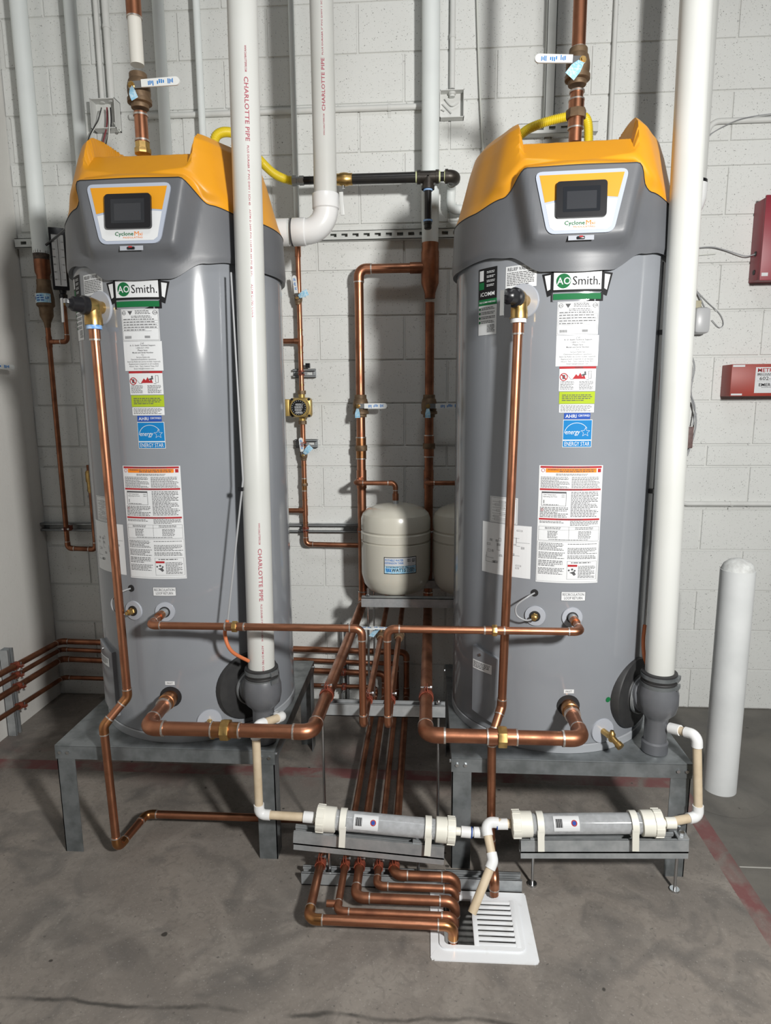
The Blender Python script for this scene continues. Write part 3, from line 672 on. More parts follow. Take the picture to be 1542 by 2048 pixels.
    poly(mm, [(-0.018, 1.594), (0.020, 1.594), (0.016, 1.605), (0.010, 1.600), (0.004, 1.612), (-0.002, 1.602), (-0.008, 1.608)], mp, 0.0014); pr(mm, 'print', 'ink_red', s)
    mm = MB(); rect(mm, -0.047, -0.039, 1.594, 1.606, mp, 0.0013, 1); frame(mm, 0.028, 0.037, 1.595, 1.617, 0.001, mp, 0.0013, 1); disc(mm, 0.018, 1.613, 0.003, mp, 0.0014, 8)
    poly(mm, [(0.006, 1.606), (0.020, 1.611), (0.022, 1.606), (0.012, 1.602)], mp, 0.0016)
    for a, b in (((-0.034, 1.606), (-0.022, 1.592)), ((-0.022, 1.592), (0.030, 1.591))): poly(mm, [(a[0], a[1]), (a[0], a[1]+0.0012), (b[0], b[1]+0.0012), (b[0], b[1])], mp, 0.0013)
    fine(mm, -0.052, -0.012, 1.563, 1.588, 7, mp, 0.0012, rd, .9); fine(mm, 0.002, 0.046, 1.563, 1.588, 7, mp, 0.0012, rd, .9); text(mm, 'DANGER', 0.0, 1.6268, mp, h=0.004, bold=1, eps=0.0018); pr(mm, 'print', 'ink_grey', s)
    # lime notice, white notice
    s = sticker(-0.054, 0.050, 1.522, 1.557, 'lime_notice', 'ink_lime'); mm = MB(); fine(mm, -0.046, 0.042, 1.529, 1.550, 4, mp, 0.0012, rd, .95); pr(mm, 'print', 'ink_grey', s)
    s = sticker(-0.053, 0.049, 1.496, 1.5205, 'small_notice'); mm = MB(); fine(mm, -0.049, 0.044, 1.499, 1.518, 5, mp, 0.0012, rd, .9); pr(mm, 'print', 'ink_grey', s)
    # certification mark
    s = sticker(-0.038, 0.039, 1.4765, 1.4945, 'certification_mark', 'ink_navy'); mm = MB(); text(mm, 'AHRI', -0.018, 1.4855, mp, h=0.010, width=0.032, bold=1); text(mm, 'CERTIFIED', 0.020, 1.4870, mp, h=0.0058, width=0.034, bold=1); pr(mm, 'print', 'label_white', s)
    # energy mark
    s = sticker(-0.040, 0.046, 1.393, 1.475, 'energy_mark', 'label_white')
    mm = MB(); rect(mm, -0.0385, 0.0445, 1.416, 1.4735, mp, 0.0012, 8); rect(mm, -0.0385, 0.0445, 1.3945, 1.4125, mp, 0.0012, 8); pr(mm, 'print', 'ink_star_blue', s)
    mm = MB(); text(mm, 'ENERGY STAR', 0.003, 1.4035, mp, h=0.0125, width=0.074, bold=0, eps=0.0018); text(mm, 'energy', -0.012, 1.4345, mp, h=0.014, width=0.042, bold=0, eps=0.0018, shear=0.25)
    st = []
    for q in range(10):
        rr = 0.0145 if q % 2 == 0 else 0.0065; a = PI/2+q*PI/5; st.append((0.026+rr*math.cos(a), 1.438+rr*math.sin(a)))
    for q in range(10):
        p0, p1 = Vector(st[q]), Vector(st[(q+1) % 10]); cc = Vector((0.026, 1.438)); poly(mm, [tuple(p0), tuple(p1), tuple(cc+(p1-cc)*0.86), tuple(cc+(p0-cc)*0.86)], mp, 0.0018)
    n = 16
    for q in range(n):
        a0, a1 = PI*0.97-q*PI*0.8/n, PI*0.97-(q+1)*PI*0.8/n; f = lambda a, r: (0.0+r*math.cos(a)*1.0, 1.432+r*math.sin(a)*0.95)
        poly(mm, [f(a0, 0.036), f(a1, 0.036), f(a1, 0.0346), f(a0, 0.0346)], mp, 0.0018)
    pr(mm, 'print', 'label_white', s)
    # large instruction sheet
    u0, u1 = -0.105, 0.086
    s = sticker(u0, u1, 0.972, 1.338, 'instruction_sheet', n=16)
    mm = MB()
    for z0, z1 in ((1.330, 1.336), (1.262, 1.2675), (1.170, 1.1755)): rect(mm, u0+0.004, u1-0.004, z0, z1, mp, 0.0012, 14)
    disc(mm, u0+0.012, 1.323, 0.0055, mp, 0.0014, 14, 0.0044); disc(mm, u0+0.013, 1.202, 0.004, mp, 0.0014, 14, 0.0030); rect(mm, u1-0.016, u1-0.006, 1.317, 1.328, mp, 0.0012, 1)
    pr(mm, 'print', 'ink_red', s)
    mm = MB(); rect(mm, u0+0.020, u1-0.020, 1.3165, 1.3290, mp, 0.0012, 12); pr(mm, 'print', 'ink_orange', s)
    mm = MB(); text(mm, 'WARNING!', u0+0.042, 1.3255, mp, h=0.0045, bold=1, eps=0.0018); fine(mm, u0+0.060, u1-0.022, 1.3175, 1.328, 2, mp, 0.0016, rd)
    text(mm, 'FOR YOUR SAFETY READ BEFORE OPERATING', -0.01, 1.333, mp, width=0.11, bold=1, eps=0.0018); text(mm, 'OPERATING INSTRUCTIONS', -0.01, 1.2647, mp, width=0.07, bold=1, eps=0.0018); text(mm, 'TO TURN OFF GAS TO APPLIANCE', -0.01, 1.1727, mp, width=0.08, bold=1, eps=0.0018)
    fine(mm, -0.055, 0.040, 1.307, 1.314, 2, mp, 0.0012, rd); fine(mm, u0+0.006, -0.013, 1.269, 1.304, 10, mp, 0.0012, rd); fine(mm, -0.008, u1-0.006, 1.269, 1.304, 10, mp, 0.0012, rd)
    frame(mm, u0+0.010, -0.022, 1.214, 1.258, 0.0010, mp, 0.0012, 6); rect(mm, u0+0.010, -0.022, 1.253, 1.258, mp, 0.0012, 4)
    text(mm, 'Tank Temperature', u0+0.034, 1.248, mp, width=0.038); text(mm, 'Operating Set Point', u0+0.035, 1.242, mp, width=0.042); text(mm, '120 F', -0.031, 1.248, mp, width=0.011); text(mm, '130 F', -0.031, 1.242, mp, width=0.011); rect(mm, u0+0.016, u0+0.018, 1.222, 1.232, mp, 0.0012, 1); fine(mm, u0+0.016, -0.028, 1.2155, 1.220, 1, mp, 0.0012, rd, .5)
    fine(mm, -0.008, u1-0.006, 1.180, 1.259, 17, mp, 0.0012, rd); fine(mm, u0+0.006, -0.015, 1.178, 1.211, 7, mp, 0.0012, rd)
    fine(mm, u0+0.006, -0.02, 1.160, 1.168, 2, mp, 0.0012, rd, .8); fine(mm, -0.008, u1-0.006, 1.153, 1.169, 4, mp, 0.0012, rd)
    frame(mm, u0+0.004, u1-0.004, 1.106, 1.150, 0.0006, mp, 0.0012, 12); rect(mm, u0+0.004, u1-0.004, 1.1390, 1.1395, mp, 0.0012, 10); rect(mm, -0.011, -0.0104, 1.112, 1.150, mp, 0.0012, 1)
    fine(mm, -0.082, -0.034, 1.141, 1.149, 2, mp, 0.0012, rd); fine(mm, 0.008, 0.066, 1.141, 1.149, 2, mp, 0.0012, rd); fine(mm, -0.074, -0.044, 1.113, 1.137, 6, mp, 0.0012, rd, 1.0); fine(mm, 0.018, 0.058, 1.113, 1.137, 6, mp, 0.0012, rd, .95); fine(mm, -0.07, 0.05, 1.107, 1.111, 1, mp, 0.0012, rd)
    frame(mm, u0+0.002, u1-0.002, 0.976, 1.103, 0.0005, mp, 0.0012, 12)
    for a, b, n in ((1.074, 1.099, 6), (1.048, 1.070, 5), (1.024, 1.044, 4), (0.998, 1.020, 5)): fine(mm, u0+0.006, -0.020, a, b, n, mp, 0.0012, rd)
    fine(mm, -0.012, u1-0.006, 1.094, 1.098, 1, mp, 0.0012, rd)
    for a, b, n in ((1.064, 1.085, 5), (1.048, 1.061, 3)): fine(mm, -0.012, u1-0.006, a, b, n, mp, 0.0012, rd)
    frame(mm, -0.012, u1-0.006, 0.984, 1.042, 0.0006, mp, 0.0012, 6); fine(mm, 0.0, u1-0.02, 1.034, 1.040, 1, mp, 0.0012, rd); fine(mm, 0.022, u1-0.009, 0.988, 1.028, 10, mp, 0.0012, rd)
    poly(mm, [(-0.004, 1.006), (0.010, 1.010), (0.016, 1.000), (0.010, 0.996), (0.004, 1.002)], mp, 0.0014); disc(mm, -0.006, 1.013, 0.003, mp, 0.0014, 8); disc(mm, 0.004, 1.016, 0.0035, mp, 0.0014, 8); disc(mm, 0.012, 1.012, 0.003, mp, 0.0014, 8)
    pr(mm, 'print', 'ink_grey', s)
    mm = MB(); rect(mm, -0.010, 0.019, 1.0245, 1.031, mp, 0.0014, 2); pr(mm, 'print', 'ink_red', s)
    # wiring diagrams
    s = sticker(-0.267, -0.168, 1.148, 1.232, 'wiring_diagram'); mm = MB(); frame(mm, -0.264, -0.171, 1.151, 1.229, 0.0006, mp, 0.0012, 6)
    for q in range(7):
        v = 1.158+q*0.0095; rect(mm, -0.258, -0.258+rd.uniform(.02, .08), v, v+0.0007, mp, 0.0012, 4); frame(mm, -0.254+rd.uniform(0, .03), -0.215+rd.uniform(0, .03), v-0.003, v+0.004, 0.0006, mp, 0.0012, 2)
    pr(mm, 'print', 'ink_grey', s)['kind'] = 'stuff'
    s = sticker(-0.297, -0.122, 0.978, 1.146, 'wiring_diagram', n=14); mm = MB()
    for q in range(26):
        u = rd.uniform(-0.285, -0.15); v = rd.uniform(1.0, 1.135); w = rd.uniform(.006, .02)
        if q % 3 == 0: frame(mm, u, u+w, v, v+rd.uniform(.004, .010), 0.0007, mp, 0.0012, 2)
        elif q % 3 == 1: fine(mm, u, u+w, v, v+0.008, 3, mp, 0.0012, rd)
        else: rect(mm, u, u+rd.uniform(.01, .045), v, v+0.0007, mp, 0.0012, 3); rect(mm, u, u+0.0007, v, v+rd.uniform(.005, .03), mp, 0.0012, 1)
    pr(mm, 'print', 'ink_grey', s)['kind'] = 'stuff'
    # small name labels
    s = sticker(-0.026, 0.049, 0.915, 0.944, 'return_label'); mm = MB(); frame(mm, -0.026, 0.049, 0.915, 0.944, 0.0008, mp, 0.0010, 6); text(mm, 'RECIRCULATION', 0.0115, 0.9355, mp, h=0.0085, width=0.066); text(mm, 'LOOP RETURN', 0.0115, 0.9240, mp, h=0.0085, width=0.056); pr(mm, 'print', 'ink_grey', s)
    s = sticker(-0.006, 0.026, 0.608, 0.621, 'inlet_label'); mm = MB(); text(mm, 'INLET', 0.010, 0.6145, mp, h=0.0058, width=0.020); pr(mm, 'print', 'ink_grey', s)
    # ---- ports
    def nrm(u): a = u/HR; return V(math.sin(a), -math.cos(a), 0)
    def port(u, v, r, name, mat, d=0.004, par=None):
        n = nrm(u); p = mp(u, v, -0.004); return MB().lathe(p, n, [(r*0.99, 0), (r, 0.003), (r*0.96, 0.004+d), (r*0.3, 0.004+d+0.001)], 36).build(name, mat, par or t)
    def hole(u, v, r): 
        n = nrm(u); return MB().lathe(mp(u, v, -0.004), n, [(r, 0), (r, 0.006), (r*0.2, 0.0062)], 24).build('port_hole', 'gap_black', t)
    port(-0.172 if side > 0 else -0.150, 1.822, 0.052, 'escutcheon', 'disc_grey')
    port(-0.103, 0.860, 0.033, 'escutcheon', 'disc_grey'); port(0.010, 0.862, 0.033, 'escutcheon', 'disc_grey'); port(0.131, 0.470, 0.042, 'escutcheon', 'disc_grey')
    hole(-0.107, 0.935, 0.0115); hole(0.010, 0.566, 0.036)
    for u, v, r in ((-0.103, 0.860, 0.017), (0.010, 0.862, 0.018)):
        n = nrm(u); MB().lathe(mp(u, v, 0.004), n, [(r, 0), (r, 0.0035), (r*0.2, 0.0036)], 20).build('port_hole', 'gap_black', t)
    n = nrm(-0.103); p = mp(-0.103, 0.860, 0)
    MB().lathe(p, n, [(0.012, 0), (0.012, 0.012), (0.010, 0.014), (0.010, 0.026), (0.006, 0.028), (0.006, 0.036)], 6).build('sensor_plug', 'brass', t)
    a = mp(-0.107, 0.935, 0.004)
    MB().tube(spline([a, mp(-0.122, 0.928, 0.030), mp(-0.150, 0.900, 0.042), mp(-0.150, 0.868, 0.040), mp(-0.125, 0.853, 0.035), p+n*0.03], 6), 0.0028, 8).build('sensor_cable', 'grey_cable', t)
    n = nrm(0.131); p = mp(0.131, 0.470, 0.004)
    dv = MB().cyl(p, p+n*0.05, 0.010, seg=12).lathe(p+n*0.045+V(0, 0, 0.018), V(0, 0, -1), [(0.006, -0.006), (0.008, 0), (0.011, 0.004), (0.011, 0.026), (0.009, 0.03)], 12).lathe(p+n*0.05, (n+V(0.25, 0, -0.5)), [(0.010, 0), (0.010, 0.02), (0.0125, 0.022), (0.0125, 0.036)], 12).build('drain_valve', 'brass', t)
    # access cover, low on the left
    s = MB()
    k = 8; outl = []
    for i in range(k+1): outl.append((-0.320+0.104*i/k, 0.716-0.022*i/k))
    for i in range(k+1): outl.append((-0.216-0.104*i/k, 0.462+0.02*i/k))
    vs = [mp(u, v, 0.014) for u, v in outl]+[mp(u, v, -0.002) for u, v in outl]; n2 = len(outl)
    ac = s.add(vs, [(i, i+1, n2-2-i, n2-1-i) for i in range(k)]+[(i, (i+1) % n2, n2+(i+1) % n2, n2+i) for i in range(n2)]).build('access_cover', 'heater_paint', t, ang=30)
    mm = MB(); rect(mm, -0.318, -0.238, 0.636, 0.668, mp, 0.0148, 8); q2 = pr(mm, 'warning_strip', 'label_white', ac)
    mm = MB(); fine(mm, -0.314, -0.243, 0.641, 0.664, 4, mp, 0.0152, rd); pr(mm, 'print', 'ink_grey', ac)
    MB().cyl(mp(-0.285, 0.692, 0.013), mp(-0.285, 0.692, 0.018), 0.005, seg=10).build('screw', 'steel', ac)
    # exhaust flange (rubber) on the front right
    fa = math.radians(46); n = V(math.sin(fa), -math.cos(fa), 0)
    fg = MB().lathe(V(cx, cy, 0.567)+n*(HR-0.030), n, [(0.118, 0.0), (0.120, 0.033), (0.117, 0.038), (0.064, 0.041), (0.060, 0.046), (0.060, 0.062), (0.02, 0.064)], 48).build('exhaust_flange', 'rubber', t)
    MB().ring(V(cx, cy, 0.567)+n*(HR+0.024), n, 0.058, 0.0635, 0.010, 40).build('hose_clamp', 'galvanised', fg)
    # relief valve
    pp = P(*tp_px, Y=-1.185); top = V(pp.x, -1.185, 1.822)
    n = (top-V(cx, cy, 1.822)); n.z = 0; dist = n.length; n.normalize()
    rv = MB().cyl(V(cx, cy, 1.822)+n*HR, top, 0.0185).lathe(top+n*0.006, -n, [(0.012, -0.030), (0.024, -0.018), (0.0255, 0), (0.022, 0.018), (0.018, 0.03)], 24).lathe(top, V(0, 0, -1), [(0.024, -0.004), (0.0245, 0.03), (0.026, 0.034), (0.026, 0.055)], 24).build('relief_valve', 'brass', t)
    ld = (n+V(-0.28, 0, 0.02)).normalized()
    MB().lathe(top+n*0.018, ld, [(0.0265, 0), (0.028, 0.004), (0.028, 0.016), (0.023, 0.020), (0.021, 0.048), (0.016, 0.052), (0.012, 0.06)], 24).build('valve_bonnet', 'black_plastic', rv)
    le = top+n*0.018+ld*0.060; sd = V(0, 0, 1)
    MB().box(le+V(0, 0, 0.006), (0.016, 0.012, 0.012), ld, sd).box(le+ld*0.016+V(0, 0, -0.022), (0.0025, 0.012, 0.068), ld, (V(0, 0, 1)+ld*(-.5))).build('test_lever', 'steel', rv)
    MB().ring(top+V(0, 0, -0.061), V(0, 0, 1), 0.012, 0.0225, 0.012, 20).build('thread_tape', 'tape_blue' if side < 0 else 'label_white', rv)
    if side > 0:
        MB().box(le+V(-0.004, 0, -0.035)-ld*0.02, (0.018, 0.001, 0.045), V(1, 0, 0), V(0, 0, 1)).build('valve_tag', 'ink_black', rv)
        mm = MB(); disc(mm, 0.147, 0.575, 0.009, mp, 0.0012, 14); pr(mm, 'round_sticker', 'ink_green', t)
    return t, top
HL = V(1.098, -0.83, 0); HRt = V(2.404, -0.83, 0)
heater_l, tpl = heater(HL.x, HL.y, 'grey and yellow cylindrical water heater standing beside the left wall', -0.01, (188, 650), -1)
heater_r, tpr = heater(HRt.x, HRt.y, 'grey and yellow cylindrical water heater standing next to the white bollard', -0.055, (1037, 640), 1)
# ================================================================== PVC VENT PIPES
def vmap(a, r, down=True, ang0=0.0, p0=None, p1=None):
    """print running along an upright pipe: u along the pipe, v across it"""
    a = Vector(a); fr = (V(CPOS.x, CPOS.y, 0)-V(a.x, a.y, 0)).normalized(); sd = V(-fr.y, fr.x, 0); sg = 1 if down else -1
    def f(u, v, e):
        w = ang0+sg*v/r; z = a.z-sg*u; q = lean(p0, p1, z); return V(q.x, q.y, z)+(fr*math.cos(w)+sd*math.sin(w))*(r+e)
    return f
def lean(p0, p1, z): t = (z-p0.z)/(p1.z-p0.z); return p0.lerp(p1, t)
RV = 0.0438
def pipe_print(parent, p0, p1, r, items, down=True, ang0=0.1):
    """items: (word, y0, y1, letter height in m): photo rows the words span"""
    for k, (w, ya, yb, h, mat) in enumerate(items):
        mid = lean(p0, p1, 0); ym = (ya+yb)/2; Yp = (p0.y+p1.y)/2
        za = P(500, ya, Y=Yp).z if Yp < -0.9 else P(640, ya, Y=Yp).z; zb = P(500, yb, Y=Yp).z if Yp < -0.9 else P(640, yb, Y=Yp).z
        c = lean(p0, p1, (za+zb)/2); mm = MB(); f = vmap((c.x, c.y, c.z), r, down, ang0, p0, p1)
        text(mm, w, 0, 0, f, h=h, width=abs(za-zb), bold=1, eps=0.0006); pr(mm, 'lettering', mat, parent)
def vent(pb, pt, label):
    b = P(*pb, Y=-1.145); t_ = P(*pt, Y=-1.075); top = lean(b, t_, 3.95)
    o = MB().tube([b, top], RV, 40).build('vent_pipe', 'pvc'); tag(o, label, 'pipe', 'white plastic exhaust pipes'); return o, b, top
vl, vlb, vlt = vent((523, 1333), (484, 0), 'white plastic exhaust pipe with red print rising in front of the left heater')
vr, vrb, vrt = vent((1319, 1343), (1393, 0), 'white plastic exhaust pipe without print beside the right heater and bollard')
pipe_print(vl, vlb, vlt, RV, [('WWW.CHARLOTTEPIPE.COM', 102, 155, 0.006, 'pvc_ink'), ('CHARLOTTE PIPE', 165, 293, 0.0125, 'pvc_ink'), ('PLUS DURABR 3" PVC DWV 1 SCH 40', 302, 420, 0.006, 'pvc_ink'), ('ASTM D 2665 PVC 1120 PR 260 PSI @ 23C', 428, 560, 0.006, 'pvc_ink'), ('ASTM D1785 CODE', 575, 640, 0.006, 'pvc_ink'),
    ('WWW.CHARLOTTEPIPE.COM', 1037, 1078, 0.006, 'pvc_ink'), ('CHARLOTTE PIPE', 1086, 1186, 0.0125, 'pvc_ink'), ('PLUS DURABR 3" PVC DWV 1 SCH 40', 1192, 1262, 0.006, 'pvc_ink'), ('ASTM D1785 CODE', 1270, 1326, 0.006, 'pvc_ink')], True, 0.12)
# ---- exhaust traps (grey elbow with trap below) and their rubber couplings
def trap(pb, hc, label):
    fa = math.radians(46); n = V(math.sin(fa), -math.cos(fa), 0)
    fl_ = V(hc.x, hc.y, 0.567)+n*(HR+0.02); ax = V(pb.x, pb.y, 0); zt = pb.z
    t = thing('exhaust_trap', label, 'pipe fitting', (pb.x, pb.y, 0.401), 'grey exhaust traps')
    c = V(pb.x, pb.y, 0.585)
    bd = MB().lathe(V(pb.x, pb.y, 0), (0, 0, 1), [(0.035, 0.44), (0.036, 0.515), (0.040, 0.525), (0.057, 0.543), (0.0635, 0.572), (0.063, 0.605), (0.055, 0.632), (0.053, zt-0.03)], 36)
    dr = (fl_-c); bd.lathe(fl_-n*0.01, (c-fl_), [(0.053, 0), (0.056, 0.01), (0.056, max(0.02, dr.length-0.03)), (0.03, dr.length)], 36)
    b = bd.build('trap_body', 'grey_plastic', t)
    MB().lathe(V(pb.x, pb.y, 0), (0, 0, 1), [(0.038, 0.4015), (0.041, 0.403), (0.041, 0.436), (0.036, 0.441)], 32).build('trap_cap', 'grey_plastic', t)
    side = c+(V(-0.55, -0.83, 0))*0.056+V(0.006, 0, 0.0); MB().ring(side, V(-0.55, -0.83, 0), 0.008, 0.0105, 0.006, 20).build('moulded_boss', 'grey_plastic', b)
    rb = MB().lathe(V(pb.x, pb.y, 0), (0, 0, 1), [(0.046, zt-0.052), (0.0545, zt-0.050), (0.0550, zt-0.028), (0.0535, zt-0.026), (0.0550, zt-0.024), (0.0545, zt+0.0), (0.0455, zt+0.002)], 40).build('rubber_coupling', 'rubber', t)
    for zz in (zt-0.011, zt-0.039):
        MB().ring((pb.x, pb.y, zz), (0, 0, 1), 0.0535, 0.0562, 0.012, 40).box((pb.x+0.048, pb.y-0.030, zz), (0.030, 0.010, 0.014), (0.55, 0.83, 0)).build('hose_clamp', 'galvanised_leg', t)
    return t
trap(vlb, HL, 'grey plastic exhaust trap with black clamps at the left heater foot')
trap(vrb, HRt, 'grey plastic exhaust trap with black clamps at the right heater foot')
# pressure-sensing tubes clipped along the jackets
t = thing('sensing_tube', 'thin grey tube with orange end running down the left heater', 'tube', P(455, 1260, Y=-1.2), 'pressure sensing tubes')
MB().tube([P(462, 545, Y=-1.13), P(486, 960, Y=-1.185), P(455, 1245, Y=-1.215)], 0.0030, 8).build('steel_tube', 'grey_cable', t)
MB().tube(spline([P(455, 1240, Y=-1.215), P(450, 1270, Y=-1.225), P(463, 1302, Y=-1.225), P(497, 1322, Y=-1.18)], 8), 0.006, 10).build('hose', 'orange_hose', t)
MB().box(P(482, 978, Y=-1.185), (0.016, 0.012, 0.012)).build('clip', 'black_plastic', t)
t = thing('sensing_tube', 'thin grey tube with orange end running down the right heater', 'tube', P(1285, 1290, Y=-1.13), 'pressure sensing tubes')
def hp(th, z, e): a = math.radians(th); return V(HRt.x+(HR+e)*math.sin(a), HRt.y-(HR+e)*math.cos(a), z)
MB().tube([hp(53, 1.945, 0.008), hp(52, 1.3, 0.010), hp(50, 0.79, 0.012)], 0.0033, 8).build('steel_tube', 'steel', t)
MB().tube(spline([hp(50, 0.80, 0.012), hp(47, 0.75, 0.018), hp(45.5, 0.70, 0.03), hp(47, 0.655, 0.045)], 8), 0.006, 10).build('hose', 'orange_hose', t)
for z in (1.735, 1.245): MB().box(hp(50, z, 0.008), (0.022, 0.014, 0.014), (math.cos(.9), math.sin(.9), 0)).build('clip', 'black_plastic', t)
# ---- air intake pipe of the left heater
YI = -0.52; xi = P(647, 200, Y=YI).x; zi = P(600, 464, Y=YI).z
t = thing('intake_pipe', 'white plastic air intake pipe with elbow behind the left heater', 'pipe', (xi, YI, zi))
MB().tube([V(xi, YI, 3.95), V(xi, YI, zi+0.085)], RV, 40).build('pipe', 'pvc', t)
up = ORG['intake_pipe']; pp_ = [o for o in t.children][0]
a, tt = arc(V(xi, YI, 3), V(xi, YI, zi), V(1.2, YI, zi), 0.082, 10)
MB().tube([a[0]+V(0, 0, 0.02)]+a+[a[-1]-V(0.02, 0, 0)], 0.0475, 40).lathe(a[0]-V(0, 0, 0.004), (0, 0, 1), [(0.0475, 0), (0.0515, 0.004), (0.0515, 0.054), (0.050, 0.056), (0.044, 0.056)], 40).lathe(a[-1]+V(0.004, 0, 0), (-1, 0, 0), [(0.0475, 0), (0.0515, 0.004), (0.0515, 0.050), (0.050, 0.052), (0.044, 0.052)], 40).build('elbow', 'pvc_fitting', t)
MB().cyl((a[-1].x-0.05, YI, zi), (a[-1].x-0.075, YI, zi), RV, seg=36).build('pipe', 'pvc', t)
MB().cyl((a[-1].x-0.064, YI, zi), (a[-1].x-0.135, YI, zi), 0.0505, seg=36).build('coupling', 'pvc_fitting', t)
MB().ring((a[-1].x-0.052, YI, zi), (1, 0, 0), 0.044, 0.0512, 0.003, 36).build('joint_line', 'ink_grey', t)
MB().cyl((a[-1].x-0.13, YI, zi), (1.16, YI, zi), RV, seg=36).build('pipe', 'pvc', t)
pipe_print(pp_, V(xi, YI, 2.2), V(xi, YI, 3.9), RV, [('PLUS DURABR 3" PVC DWV 1 SCH 40', 0, 122, 0.0055, 'pvc_ink'), ('CHARLOTTE PIPE', 128, 232, 0.0125, 'pvc_ink'), ('WWW.CHARLOTTEPIPE.COM', 238, 280, 0.0055, 'pvc_ink')], False, 0.0)
# ---- air intake pipe of the right heater
YJ = -0.5; xj = P(1432, 60, Y=YJ).x-RV; z1 = P(1400, 364, Y=YJ).z
t = thing('intake_pipe', 'white plastic air intake pipe half hidden behind the right exhaust pipe', 'pipe', (xj, YJ, z1))
MB().tube([V(xj, YJ, 3.95), V(xj, YJ, z1)], RV, 32).build('pipe', 'pvc', t)
MB().ring((xj, YJ, z1-0.003), (0, 0, 1), 0.040, 0.0485, 0.010, 32).build('joint_line', 'black_plastic', t)
a, tt = arc(V(xj, YJ, 3), V(xj, YJ, z1-0.12), V(xj-0.25, YJ, z1-0.12), 0.075, 8)
MB().tube([V(xj, YJ, z1-0.01)]+a+[a[-1]-V(0.04, 0, 0)], 0.0495, 32).build('elbow', 'pvc_fitting', t)
MB().cyl(a[-1], (2.55, YJ, z1-0.12), RV, seg=32).build('pipe', 'pvc', t)
# ================================================================== PAINTED PIPES ON THE BACK WALL
def wallpipe(px, r, y, zlo, label, mat='wall_pipe_paint', name='painted_pipe', zhi=3.95, py=100):
    x = P(px, py, Y=y).x; o = MB().cyl((x, y, zlo), (x, y, zhi), r, seg=24 if r > .02 else 14).build(name, mat); tag(o, label, 'pipe' if name == 'painted_pipe' else 'conduit', 'painted pipes on the back wall'); return o, x
ZST = 2.283
YA = -0.085
zA = P(80, 508, Y=YA).z
_, xA = wallpipe(45, 0.036, YA, zA, 'thick grey painted pipe in the left corner above the thermometer', py=100)
wallpipe(147, 0.027, -0.078, 2.0, 'grey painted pipe second from the left wall, ending behind heater', py=100)
wallpipe(321, 0.025, -0.078, 2.0, 'grey painted pipe rising just right of the left outlet valve', py=100)
wallpipe(397, 0.0155, -0.066, 2.0, 'thin grey painted pipe left of the printed exhaust pipe', py=100)
# ---- copper lines on the centre wall
YC = -0.062; xr = P(601, 690, Y=YC).x
zR0 = P(592, 486, Y=YC).z
o = MB().cyl((xr, YC, zR0), (xr, YC, 3.95), 0.0125, seg=14).build('painted_pipe', 'wall_pipe_paint'); tag(o, 'thin greenish painted pipe right of the printed exhaust pipe', 'pipe', 'painted pipes on the back wall')
YE = -0.095; xE = P(861, 300, Y=YE).x; zE = P(862, 486, Y=YE).z
o = MB().lathe((xE, YE, 0), (0, 0, 1), [(0.036, zE), (0.037, zE+0.012), (0.037, 2.30), (0.0385, 2.31), (0.0385, 3.95)], 28).build('painted_pipe', 'wall_pipe_paint'); tag(o, 'thick grey painted pipe between the heaters above the copper tee', 'pipe', 'painted pipes on the back wall')
# conduits
def conduit(pts, r, label, mat='conduit_paint'):
    pts = [Vector(p) for p in pts]; path = [pts[0]]
    for i in range(1, len(pts)-1): path += arc(pts[i-1], pts[i], pts[i+1], 0.05, 6)[0]
    path.append(pts[-1]); o = MB().tube(path, r, 12).build('conduit', mat); return tag(o, label, 'conduit', 'painted electrical conduits')
x1 = P(198, 100, Y=-.02).x; zb_ = P(205, 207, Y=-.02).z
conduit([(x1, -0.022, zb_), (x1, -0.022, 3.95)], 0.0115, 'thinner of two conduits entering the open box at upper left')
x2 = P(217, 100, Y=-.02).x; conduit([(x2, -0.024, zb_), (x2, -0.024, 3.95)], 0.0155, 'thicker of two conduits entering the open box at upper left')
zh = 2.822
conduit([(0.60, -0.015, zh), (2.008, -0.015, zh)], 0.0125, 'horizontal painted conduit across the wall behind the exhaust pipe')
x3 = P(905, 90, Y=-.02).x; conduit([(x3, -0.02, 2.885), (x3, -0.02, 3.95)], 0.0125, 'vertical painted conduit down into the centre junction box')
x4 = P(1227, 130, Y=-.02).x; conduit([(x4, -0.02, 2.3), (x4, -0.02, 3.95)], 0.0095, 'slim vertical conduit right of the right copper outlet')
z5 = P(1480, 1008, Y=-.02).z; conduit([(P(1362, 1000, Y=-.02).x-0.06, -0.015, z5+0.14), (P(1362, 1000, Y=-.02).x, -0.015, z5), (4.4, -0.015, z5)], 0.0115, 'bent conduit low on the wall above the bollard')
z6 = P(1480, 240, Y=-.02).z; conduit([(P(1412, 270, Y=-.02).x-0.03, -0.015, z6-0.25), (P(1420, 262, Y=-.02).x, -0.015, z6), (4.4, -0.015, z6)], 0.012, 'bent conduit high on the wall right of the exhaust pipe')
